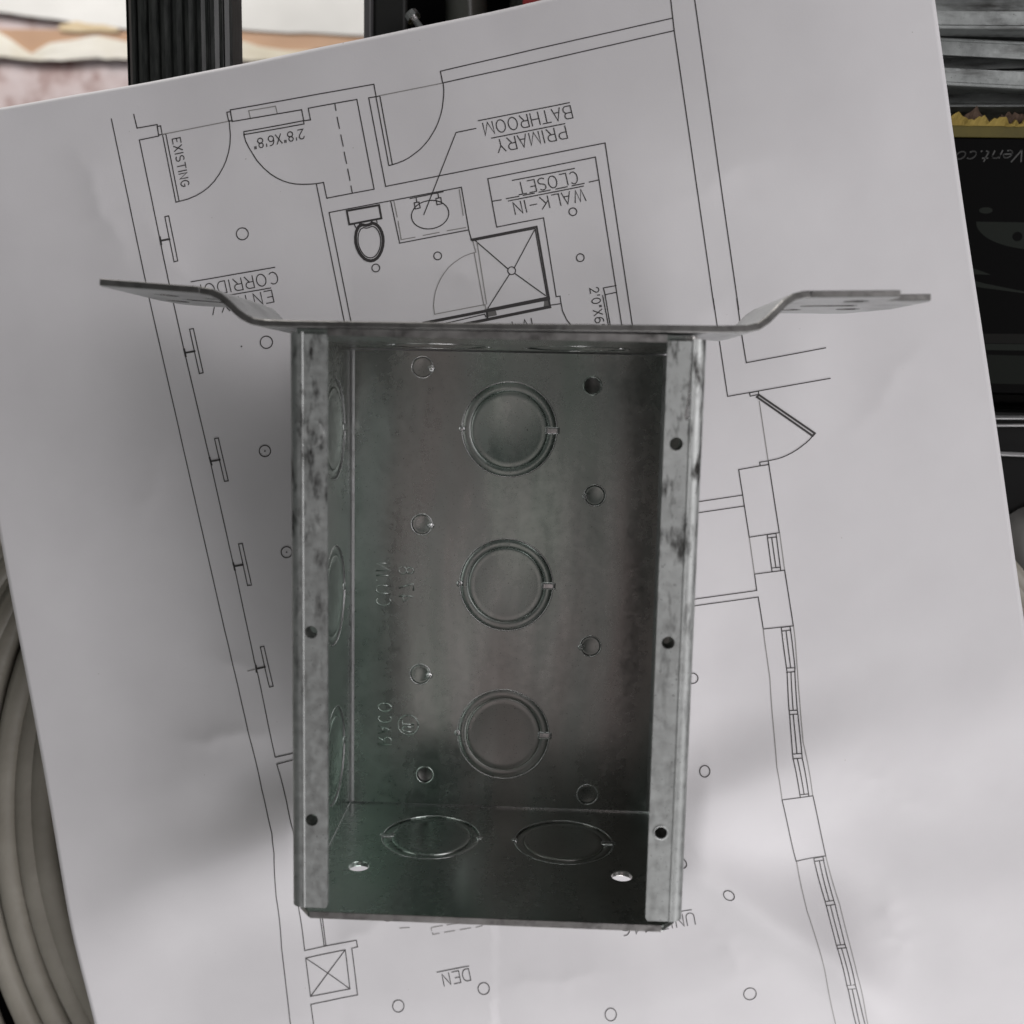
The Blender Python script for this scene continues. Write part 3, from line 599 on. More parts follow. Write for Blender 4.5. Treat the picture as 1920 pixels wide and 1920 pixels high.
def rnd_rect(u0, v0, u1, v1): return [(u0, v0), (u1, v0), (u1, v1), (u0, v1)]

# back plate
SMALL = [(-24.2, 63.6, 1), (-23.9, 17.4, 1), (-23.9, -28.2, 1), (27.0, 27.3, -1), (27.1, -18.0, -1), (27.5, -64.2, 0)]
DARK = [(25.4, 59.2), (-22.2, -59.8)]
b = plate(rnd_rect(XL + 2.6, YB + 1.95, XR - 2.6, YT - 2.0), [(u, v, RK) for u, v, *_ in KO_back] + [(u, v, 3.05) for u, v, _ in SMALL] + [(u, v, 2.35) for u, v in DARK], TH, P_back)
lips(b, KO_back, P_back)
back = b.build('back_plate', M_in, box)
for u, v, tab, nub in KO_back: knockout(P_back, u, v, tab, nub, .09, .09)
for u, v, sd in SMALL:
    k = lathe([(.001, 1.28), (2.2, 1.26), (2.6, 1.38), (2.85, 1.3), (2.95, 1.0), (2.95, .05)], u, v, P_back, 32).build('screw_knockout', M_ko, box, smooth=True)
    rm = MB()
    for j0 in (0,):
        rm.grid([[P_back(u + (3.14 + .2 * math.cos(math.pi * j / 4)) * math.cos(2 * math.pi * i / 32), v + (3.14 + .2 * math.cos(math.pi * j / 4)) * math.sin(2 * math.pi * i / 32), TH + (.19 + .06 * noise.noise(Vector((u, v, i * .35)))) * math.sin(math.pi * j / 4)) for i in range(32)] for j in range(5)], True)
    if sd:
        rows = []
        for i in range(7):
            th = math.pi / 2 * i / 6
            rows.append([P_back(u + sd * (2.7 + 1.15 * math.cos(th) * math.cos(f)), v - .35 + 1.0 * math.cos(th) * math.sin(f), TH - .12 + .5 * math.sin(th) + .12 * math.sin(5 * f)) for f in [2 * math.pi * q / 14 for q in range(14)]])
        rm.grid(rows, True)
    rm.build('sheared_rim', M_nub, k, smooth=True)
for u, v in DARK:
    cup = lathe([(.001, .12), (2.2, .12), (2.36, .3), (2.36, TH - .05)], u, v, P_back, 28).build('hole_shade_cup', M_edge_and_shade, box, smooth=True)  # dark cup added to paint the shade of an open hole
    lathe([(2.35, TH), (2.5, TH + .12), (2.7, TH + .12), (2.85, TH)], u, v, P_back, 28).build('hole_rim', M_ko, cup, smooth=True)
# stamped marks
STAMP = {'stamped_volume': [[(-3351, -523), (-3306, -576), (-3304, -635), (-3346, -689), (-3423, -726), (-3519, -740), (-3616, -726), (-3693, -689), (-3735, -635), (-3733, -576), (-3688, -523)], [(-3300, -369), (-3608, -369), (-3612, -369), (-3651, -363), (-3687, -346), (-3715, -320), (-3733, -287), (-3740, -250), (-3733, -213), (-3715, -180), (-3687, -153), (-3651, -136), (-3612, -131), (-3300, -131)], [(-3740, 4), (-3718, 16)], [(-3740, 177), (-3300, 177)], [(-3740, 321), (-3300, 321), (-3740, 547), (-3300, 547)], [(-3060, -437), (-2620, -437), (-2928, -600), (-2928, -375)], [(-2620, -259), (-2620, -46), (-3060, -189)], [(-3060, 92), (-3038, 104)], [(-2725, 432), (-2679, 424), (-2643, 399), (-2622, 363), (-2622, 324), (-2643, 288), (-2679, 263), (-2725, 254), (-2771, 263), (-2808, 288), (-2828, 324), (-2828, 363), (-2808, 399), (-2771, 424), (-2725, 432)], [(-2945, 452), (-2895, 441), (-2856, 411), (-2834, 368), (-2834, 319), (-2856, 276), (-2895, 246), (-2945, 235), (-2995, 246), (-3035, 276), (-3057, 319), (-3057, 368), (-3035, 411), (-2995, 441), (-2945, 452)]], 'stamped_maker': [[(-3660, -5050), (-3260, -5050), (-3260, -4921), (-3260, -4921), (-3265, -4894), (-3279, -4869), (-3302, -4849), (-3331, -4836), (-3364, -4832), (-3396, -4836), (-3425, -4849), (-3448, -4869), (-3462, -4894), (-3468, -4921), (-3468, -5050)], [(-3468, -4941), (-3660, -4832)], [(-3660, -4708), (-3260, -4591), (-3660, -4474)], [(-3520, -4669), (-3520, -4513)], [(-3306, -4161), (-3265, -4211), (-3264, -4267), (-3302, -4318), (-3372, -4353), (-3460, -4366), (-3547, -4353), (-3617, -4318), (-3655, -4267), (-3654, -4211), (-3613, -4161)], [(-3460, -3760), (-3398, -3766), (-3342, -3784), (-3298, -3812), (-3269, -3848), (-3260, -3888), (-3269, -3927), (-3298, -3963), (-3342, -3991), (-3398, -4010), (-3460, -4016), (-3521, -4010), (-3577, -3991), (-3621, -3963), (-3650, -3927), (-3660, -3888), (-3650, -3848), (-3621, -3812), (-3577, -3784), (-3521, -3766), (-3460, -3760)]], 'stamped_listing_mark': [[(-2429, -4420), (-2437, -4351), (-2460, -4285), (-2497, -4226), (-2546, -4177), (-2605, -4140), (-2671, -4117), (-2740, -4110), (-2808, -4117), (-2874, -4140), (-2933, -4177), (-2982, -4226), (-3019, -4285), (-3042, -4351), (-3050, -4420), (-3042, -4488), (-3019, -4554), (-2982, -4613), (-2933, -4662), (-2874, -4699), (-2808, -4722), (-2740, -4730), (-2671, -4722), (-2605, -4699), (-2546, -4662), (-2497, -4613), (-2460, -4554), (-2437, -4488), (-2429, -4420)], [(-2560, -4620), (-2811, -4620), (-2815, -4620), (-2847, -4616), (-2876, -4605), (-2900, -4588), (-2914, -4567), (-2920, -4544), (-2914, -4521), (-2900, -4500), (-2876, -4483), (-2847, -4472), (-2815, -4469), (-2560, -4469)], [(-2560, -4390), (-2920, -4390), (-2920, -4260)]]}
def stamp(pls, name):
    mb = MB()
    for pl in pls:
        mb.tube([(a / 100, b_ / 100, TH + .04) for a, b_ in pl], .27, 8)
    mb.build(name, M_in, back, smooth=True)
for nm, pls in STAMP.items(): stamp(pls, nm)

# side walls, bent up from the back
def side(place, kos, name):
    # wall plate z from bend to rail bend
    wl = plate(rnd_rect(YB + 1.95, 2.6, YT - 1.4, H - 2.6), [(u, v, RK) for u, v, *_ in kos], TH, place)
    lips(wl, kos, place)
    def arc(y0, y1, cz, cw, a0, a1, ro, ri):
        n = 8; A = [a0 + (a1 - a0) * i / n for i in range(n + 1)]
        outer = [(cz + ro * math.sin(a), cw + ro * math.cos(a)) for a in A]; inner = [(cz + ri * math.sin(a), cw + ri * math.cos(a)) for a in A]
        ring = outer + inner[::-1]
        wl.grid([[place(y, z, w_) for z, w_ in ring] for y in (y0, y1)], True)
        k = len(ring)
        for y in (y0, y1):
            vs = [place(y, z, w_) for z, w_ in ring]; wl.add(vs, [(i, i + 1, k - 2 - i, k - 1 - i) for i in range(n)])
    # lower bend: centre (z 2.6, w 2.6), from pointing -w (a=pi) to -z (a=1.5pi)
    arc(YB + 1.95, YT - 2.0, 2.6, 2.6, math.pi, 1.5 * math.pi, 2.6, 1.1)
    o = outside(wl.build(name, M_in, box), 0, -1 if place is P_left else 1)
    for p_ in o.data.polygons: p_.use_smooth = max(abs(c_) for c_ in p_.normal) < .999; p_.material_index = 1 if p_.use_smooth else p_.material_index
    for u, v, tab, nub in kos: knockout(place, u, v, tab, nub, .3, .1)
    # folded flange: bend then flat with the device screw holes
    ya, yb = YB + 2.6, 69.4
    holes = [(y, -41.4 - XL if place is P_left else XR - 41.9, 1.5) for y in ((0, -46) if place is P_left else (46, 0, -46))]
    fl = plate([(ya, 2.6), (yb, 2.6), (yb, 8.4), (yb - .8, 8.9), (ya + .8, 8.9), (ya, 8.4)], holes, TH, lambda u, v, w_: place(u, H - TH + w_, v))
    wl2 = wl; wl = fl
    def arc2():
        n = 8; A = [math.pi + (-math.pi / 2) * i / n for i in range(n + 1)]
        outer = [(H - 2.6 + 2.6 * math.sin(a), 2.6 + 2.6 * math.cos(a)) for a in A]; inner = [(H - 2.6 + 1.1 * math.sin(a), 2.6 + 1.1 * math.cos(a)) for a in A]
        ring = outer + inner[::-1]
        fl.grid([[place(y, z, w_) for z, w_ in ring] for y in (ya, yb)], True); k = len(ring)
        for y in (ya, yb): fl.add([place(y, z, w_) for z, w_ in ring], [(i, i + 1, k - 2 - i, k - 1 - i) for i in range(n)])
    arc2()
    # shallow ridge where the bend starts
    fl.grid([[place(y, H + dz, w_) for w_, dz in ((2.75, -.02), (2.95, .16), (3.25, .16), (3.5, -.02))] for y in [ya + (yb - ya) * i / 30 for i in range(31)]])
    f = fl.build('mounting_flange', M_rail, box)
    for p_ in f.data.polygons: p_.use_smooth = p_.area < 1.0e-4 and abs(p_.normal.z) < .97 and abs(p_.normal.y) < .1
    return o, f
lw, lf = side(P_left, KO_side, 'side_wall'); rw, rf = side(P_right, KO_side, 'side_wall')
# collars under the flange screw holes, added dark to shade them
for x_, ys_, pf in ((-41.4, (0, -46), lf), (41.9, (46, 0, -46), rf)):
    for y_ in ys_:
        lathe([(1.49, H - .35), (1.46, H - 5.2), (1.75, H - 5.2), (1.8, H - TH - .02)], x_, y_, P_back, 24).build('shade_collar', M_edge_and_shade, pf, smooth=True)
# filled first hole of the left flange
lathe([(.001, H + .02), (1.3, H + .02), (1.6, H + .08), (2.4, H + .12), (2.9, H + .08), (3.3, H - .02)], -41.4, 46.5, P_back, 28).build('clogged_screw_hole', M_rail, lf, smooth=True)
lathe([(1.45, H), (1.5, H + .14), (1.75, H + .14), (1.85, H)], 41.9, -46, P_back, 24).build('burr', M_rail, rf, smooth=True)

# pale scrape near the top of the right flange
sc_ = []
for i in range(13):
    f_ = i / 12; wd_ = .18 + .55 * f_ ** 2 * (1 if f_ < .97 else .4); y_ = 64 - 12.5 * f_; x_ = 44.6 - .5 * f_ ** 2
    sc_.append([(x_ - wd_, y_, H + .03), (x_, y_ - .1, H + .08), (x_ + wd_, y_, H + .03)])
MB().grid(sc_).build('scrape', M_nub, rf, smooth=True)

# end walls with a clear seam against the back plate
b = plate([(XL + 1.2, .2), (XR - 1.4, .2), (XR - 1.4, H - 4), (XR - 4.6, H), (XL + 4.2, H), (XL + 1.2, H - 4)], [(u, v, RK) for u, v, *_ in KO_end] + [(-34.6, 42.4, 2.75), (35.2, 42.4, 2.75)], TH, P_bot)
lips(b, KO_end, P_bot)
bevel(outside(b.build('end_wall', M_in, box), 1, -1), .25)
for u, v, tab, nub in KO_end: knockout(P_bot, u, v, tab, nub, .35, .1)
b = plate([(XL + 1.2, .2), (XR - 1.4, .2), (XR - 1.4, H - 4), (XR - 3, H), (XL + 2, H), (XL + 1.2, H - 4)], [(u, v, RK) for u, v, *_ in KO_end], TH, P_top)
lips(b, KO_end, P_top)
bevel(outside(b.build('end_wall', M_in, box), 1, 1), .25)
for u, v, tab, nub in KO_end: knockout(P_top, u, v, tab, nub, .35, .1)
MB().box((XL + 4.6, YB - .05, H - .3), (XR - 5.0, YB + TH + .05, H + .08)).build('cut_edge', M_cut, box)
MB().box((XL + 9, YT - TH - .1, H - .4), (XR - 9, YT + .1, H + .1)).build('cut_edge', M_cut, box)

# mounting bracket: strap across the top end with a jogged ear at each side
def edged(o):
    o.data.materials.append(M_edge_and_shade)                        # the sheared front edge of the strap is raw steel
    for f in o.data.polygons:
        if f.normal.z > .6: f.material_index = 1
    return o
def bracket():
    T = 1.6
    br = None
    path = [(-66.5, 78.3), (-64, 77.9), (-62, 77.0), (-60.2, 75.6), (-58.4, 73.9), (-56.6, 72.5), (-54.6, 71.6), (-52, 71.2), (-48, 71.15), (0, 71.3), (50, 71.7), (56.5, 71.9), (59, 72.5), (61, 73.9), (62.8, 75.9), (64.6, 77.8), (66.4, 79.0), (68.5, 79.6), (70, 79.7)]
    def zb(x):
        ax = abs(x)
        pts = [(0, 39), (49, 39), (53, 36), (57, 28), (62, 25), (70, 24)]
        for (a, za), (b_, zc) in zip(pts, pts[1:]):
            if a <= ax <= b_: return za + (zc - za) * (ax - a) / (b_ - a)
        return 24
    mb = MB(); rows = []
    for i, (x, y) in enumerate(path):
        a = Vector(path[max(i - 1, 0)]); c = Vector(path[min(i + 1, len(path) - 1)]); d = (c - a).normalized(); nn = Vector((-d.y, d.x)) * T / 2
        p = Vector((x, y)); z0, z1 = zb(x), H + .15
        rows.append([(*(p - nn), z0), (*(p - nn), z1 - .25), (*(p - nn * .7), z1), (*(p + nn * .7), z1), (*(p + nn), z1 - .25), (*(p + nn), z0)])
    mb.grid(rows, True); n = 6
    br = bevel(edged(mb.build('mounting_bracket', M_brk, box)), .1, 1, 80)
    mb2 = rows
    def ear(x0, y0, x1, y1, outline, holes, sgn):
        d = (Vector((x1, y1)) - Vector((x0, y0))).normalized(); nn = Vector((-d.y, d.x))
        if nn.y < 0: nn = -nn
        def place(u, v, w_):
            q = Vector((x0, y0)) + d * (u * sgn) * sgn + nn * (w_ - T / 2); return (q.x, q.y, v)
        o = edged(plate(outline, holes, T, place).build('ear', M_brk, br)); bevel(o, .25, 2, 60); return o
    ear(-66.5, 78.3, -90, 79.7, [(0, 24), (4, 23), (17, 18.5), (22, 20), (24.2, 30), (23.8, H - 3), (23.0, H + .15), (0, H + .15)],
        [(7, 41, 2.2, 4.2), (13.5, 51.5, 3.0), (18, 32, 3.0), (3.0, 51, 1.8)], 1)
    ear(70, 79.7, 95, 80.3, [(0, 24), (12, 22), (14, 20.5), (21, 21), (28.6, 34), (30.4, 55), (29.8, 57.5), (19.8, 57.5), (19.8, H + .15), (0, H + .15)],
        [(10, 45, 2.3, 4.6), (13, 57, 2.8), (17.5, 35, 3.0), (3.6, 34, 2.4)], 1)
bracket()

# ------------------------------------------------------------------ what lies under and around the sheet
M_black = mat("black_plastic", (.005, .0052, .005), .42)
M_blackrough = mat("black_rubber", (.02, .021, .02), .55)
M_tabletop = mat("dark_table_top", (.03, .028, .025), .6)
M_leg = mat("table_leg_steel", (.2, .2, .2), .4, 1.0)

for m_, s_ in ((M_black, .1), (M_blackrough, .25)): m_.node_tree.nodes['Principled BSDF'].inputs['Specular IOR Level'].default_value = s_
KW = {'Specular IOR Level': .05}

def wood_like(name, c1, c2, sc, rough=.8, bump=.3, dist=.004, det=6):
    m = mat(name, rough=rough); n = N(m); v = n.coord()
    f = n.noise(v, sc, det, .6); n.link(n.ramp(f, [(.34, c1), (.68, c2)]), n.b.inputs['Base Color']); n.bump(f, bump, dist); return m
def floor_mat():
    m = mat("mottled_floor", rough=.85); n = N(m); v = n.coord()
    a = n.noise(v, 17, 5, .6); c = n.ramp(a, [(.33, (.32, .19, .17)), (.46, (.60, .50, .50)), (.6, (.68, .60, .61)), (.72, (.82, .77, .77))])
    n.link(c, n.b.inputs['Base Color']); n.bump(a, .3, .01); return m
FZ = -900
fl = MB().box((-2600, -2600, FZ - 60), (2600, 2600, FZ)).build('floor', floor_mat(), kind='structure')

# dark work table, L-shaped top on four legs
tb = empty('work_table', (0, 0, FZ), label='dark work table holding the pile of materials beneath the sheet', category='table')
tb_top = MB()
pts = [(-150, -420), (620, -420), (620, 420), (-52, 420), (-52, 120), (-150, 120)]
tb_top.add([(x, y, z - FZ) for z in (-140, -115) for x, y in pts], [(5, 4, 3, 2, 1, 0), (6, 7, 8, 9, 10, 11)] + [(i, (i + 1) % 6, (i + 1) % 6 + 6, i + 6) for i in range(6)])
bevel(tb_top.build('table_top', M_tabletop, tb), 1.5)
for x, y in ((-120, -390), (590, -390), (590, 390), (-20, 390)):
    bevel(MB().box((x - 18, y - 18, 0), (x + 18, y + 18, -140 - FZ)).build('leg', M_leg, tb), 2)

# sheets on the floor (far, out of focus)
M_white = wood_like("white_sheeting", (.72, .71, .69), (.86, .85, .83), 6, .6, .2, .01, 3)
M_kraft = wood_like("brown_builder_paper", (.50, .31, .20), (.62, .41, .28), 7, .8, .2, .01, 3)
M_cream = wood_like("torn_paper_core", (.74, .66, .50), (.86, .83, .76), 10, .8, .2, .01, 3)
def ragged(name, top, botm, z, m, amp, seed, **kw):
    """loose sheet between two edges given as (x, y) lists, far edge ragged, with real thickness"""
    rnd = random.Random(seed); n = 60; rows = []
    def at(pl, x):
        for (xa, ya), (xb, yb) in zip(pl, pl[1:]):
            if xa <= x <= xb: return ya + (yb - ya) * (x - xa) / (xb - xa)
    x0, x1 = top[0][0], top[-1][0]; q = []
    for i in range(n + 1):
        x = x0 + (x1 - x0) * i / n
        q.append((x, at(top, x), at(botm, x) + amp * (noise.noise(Vector((x * .018, seed, 0))) + .6 * noise.noise(Vector((x * .06, seed, 3))))))
    mb = MB(); rows = [[(x, a + (b_ - a) * t, z + .6 * noise.noise(Vector((x * .02, t * 3, seed)))) for x, a, b_ in q] for t in (0, .33, .66, 1)]
    mb.grid(rows); o = mb.build(name, m, **kw); s = o.modifiers.new('t', 'SOLIDIFY'); s.thickness = .0012; return o

M_scrap = wood_like('pale_yellow_scrap', (.68, .53, .33), (.78, .66, .46), 14, .8, .2, .01, 3)
ragged('brown_paper', [(-900, 462), (-500, 461), (-50, 462)], [(-900, 430), (-600, 430), (-480, 436), (-50, 442)], FZ + 3.2, M_kraft, 9, 4, label='brown builder paper with a torn edge on the floor, beneath the white sheeting', category='paper')
ragged('white_sheeting', [(-1100, 1200), (50, 1200)], [(-1100, 482), (-640, 480), (-480, 462), (-356, 462), (50, 448)], FZ + 5, M_white, 2, 2, label='white sheeting spread over the far floor, top left', category='sheeting')
ragged('torn_white_strip', [(-760, 462), (-640, 461), (-618, 449), (-596, 433), (-572, 446), (-545, 449), (-520, 455), (-480, 447), (-440, 449), (-356, 452), (-330, 444), (-300, 440), (-100, 438)], [(-760, 431), (-560, 427), (-480, 430), (-100, 425)], FZ + 5.6, M_cream, 7, 8, label='torn white strip of paper lying along the lower edge of the brown paper', category='paper')
ragged('torn_paper_scrap', [(-562, 466), (-540, 470), (-515, 468), (-492, 462)], [(-562, 460), (-540, 457), (-515, 459), (-492, 458)], FZ + 5.2, M_scrap, 3, 14, label='small pale yellow scrap stuck on the middle of the brown paper', category='paper scrap')


# black ribbed bar
def ribbed_bar():
    t = empty('ribbed_bar', (-102.5, 150, -40), label='black plastic bar with lengthwise ribs poking out past the top edge of the sheet', category='bar')
    W_, D_ = 33.0, 20.0; prof = []
    nr = 9
    for i in range(nr):
        x0 = -W_ / 2 + W_ * i / nr; wv = W_ / nr
        crown = lambda x: D_ - 5.0 * (x / (W_ / 2)) ** 4
        for fr, h in ((.08, 0), (.22, -1.3), (.34, -1.3), (.46, 0), (.78, .25), (.94, .1)):
            xx = x0 + wv * fr; prof.append((xx, crown(xx) + h))
    prof = [(-W_ / 2, 6)] + prof + [(W_ / 2, 6), (W_ / 2 - 2, 0), (-W_ / 2 + 2, 0)]
    a = Vector((1.2, -150)); c = Vector((-1.5, 330)); mb = MB(); rows = []
    for i in range(13):
        q = a + (c - a) * i / 12; rows.append([(q.x + x, q.y, z + 4) for x, z in prof])
    mb.grid(rows, True); k = len(prof); mb.f += [tuple(range(k)), tuple(range(12 * k, 13 * k))]
    o = mb.build('bar_body', M_rib, t)
    for s in range(2):
        mb = MB(); y0 = (-146, 318)[s]; mb.grid([[(a.x + (c.x - a.x) * (y - a.y) / (c.y - a.y) + x * 1.05, y, z * 1.05 + 3.6) for x, z in prof] for y in (y0, y0 + 8)], True)
        mb.build('end_collar', M_blackrough, t)
M_rib = mat("black_ribbed_plastic", (.017, .019, .018), .36)
n_ = N(M_rib); v_ = n_.coord((8, 1, 8)); n_.link(n_.ramp(n_.noise(v_, 120, 4), [(.35, (.012, .014, .013)), (.75, (.045, .048, .045))]), n_.b.inputs['Base Color'])
ribbed_bar()

# black bin with odds and ends, at the top
def bin_():
    t = empty('parts_bin', (0, 230, -115), label='black plastic parts bin with a grey rim behind the top edge of the sheet', category='bin')
    x0, x1, y0, y1, z1 = -50.5, 40, -95, 110, 62
    mb = MB().box((x0, y0, 0), (x1, y1, 3)); mb.box((x0 + 2, y0, 3), (x0 + 5, y1, z1 - 2)); mb.box((x1 - 3, y0, 3), (x1, y1, z1)); mb.box((x0 + 5, y0, 3), (x1 - 3, y0 + 3, z1)); mb.box((x0 + 5, y1 - 3, 3), (x1 - 3, y1, z1))
    mb.build('bin_shell', M_black, t)
    bevel(MB().box((x0 - 0.3, y0 - 1, z1 - 2), (x0 + 2.1, y1 + 1, z1 + 6)).build('rim', mat("grey_rim_plastic", (.09, .09, .092), .5), t), .5)
    bevel(MB().box((x0 + 2.2, y0 - .5, z1 - 2.5), (x0 + 13, y1 - 4, z1 + 2)).build('inner_ledge', M_blackrough, t), 1)
bin_()
M_smoke = mat("smoky_plastic", (.17, .18, .16), .2)
def bottle(loc, rot, r, L, label):
    t = empty('small_bottle', loc, label=label, category='bottle', group='bottles lying in the bin'); t.rotation_euler = rot
    lathe([(.001, 0), (r * .85, 0), (r, 1.5), (r, L * .62), (r * .85, L * .72), (r * .4, L * .8), (r * .38, L * .9), (.001, L * .9)], 0, 0, P_back, 32).build('bottle_body', M_smoke, t, smooth=True)
    lathe([(r * .45, L * .86), (r * .48, L * .87), (r * .48, L), (.001, L)], 0, 0, P_back, 24).build('cap', M_black, t, smooth=True)
bottle((-18, 160, -72), (-math.radians(92), 0, math.radians(3)), 7.5, 62, 'narrow smoky plastic bottle lying in the black bin, the left one')
bottle((0.5, 168, -72), (-math.radians(91), 0, math.radians(-4)), 6.5, 60, 'smoky plastic bottle lying in the black bin, nearer the red carton')
nl = MB(); nl.tube([(0, 0, 0), (8, -11, 3), (16, -22, 6)], 1.1, 10); nl.tube([(-.8, 1.1, -.3), (.4, -.5, .1)], 2.4, 12)
o = nl.build('nail', M_nub, smooth=False, label='short bright nail leaning over the black bin', category='nail'); o.location = Vector((-34, 176.0, -43)) * S
o = MB().box((0, 0, 0), (30, 60, 58)).build('red_carton', mat("red_carton_board", (.30, .02, .022), .6), label='dark red carton edge beside the black bin', category='carton'); o.location = Vector((1.5, 171.5, -92)) * S
bevel(o, .6)

# ribs of steel studs stacked at the right
def stud(loc, rz, rx, W_, Hh, t, L, label):
    """C shaped stud lying along x: web plus two lipped flanges"""
    r = empty('steel_stud', loc, label=label, category='steel stud', group='galvanized steel studs stacked right of the sheet')
    r.rotation_euler = (math.radians(rx), 0, math.radians(rz))
    def sec(pts):
        mb = MB(); rows = []
        for i in range(25):
            x = L * i / 24; dz = .25 * noise.noise(Vector((x * .03, loc[1], 2))); rows.append([(x, y, z + dz) for y, z in pts])
        mb.grid(rows, True); k = len(pts); mb.f += [tuple(range(k)), tuple(range(24 * k, 25 * k))]; return mb
    bevel(sec([(0, 0), (W_, 0), (W_, t), (0, t)]).build('web', M_stud, r), .4)
    for s in (0, 1):
        y = 0.02 if s == 0 else W_ - t - .02
        fl_ = bevel(sec([(y, t + .01), (y + t, t + .01), (y + t, Hh), (y, Hh)]).build('flange', M_stud, r), .35)
        yy = (y + t + .01, y + t + 4) if s == 0 else (y - 4, y - .01)
        sec([(yy[0], Hh - t), (yy[1], Hh - t), (yy[1], Hh - .03), (yy[0], Hh - .03)]).build('lip', M_stud, fl_)

stud((120, 171.5, -62), 0.0, 0, 30, 26, 1.2, 300, 'dusty galvanized stud farthest up the stack')
stud((120, 160.8, -66), -2.2, 8, 14, 22, 1.1, 300, 'dusty galvanized stud second from the top of the picture, lying flange up')
stud((120, 154.5, -70), 2.4, -6, 11, 21, 1.1, 300, 'thin galvanized stud crossing under its neighbours, third from the top')
stud((120, 147.2, -68), 0.8, -20, 12, 16, 1.3, 300, 'galvanized stud nearest the torn carton edge')


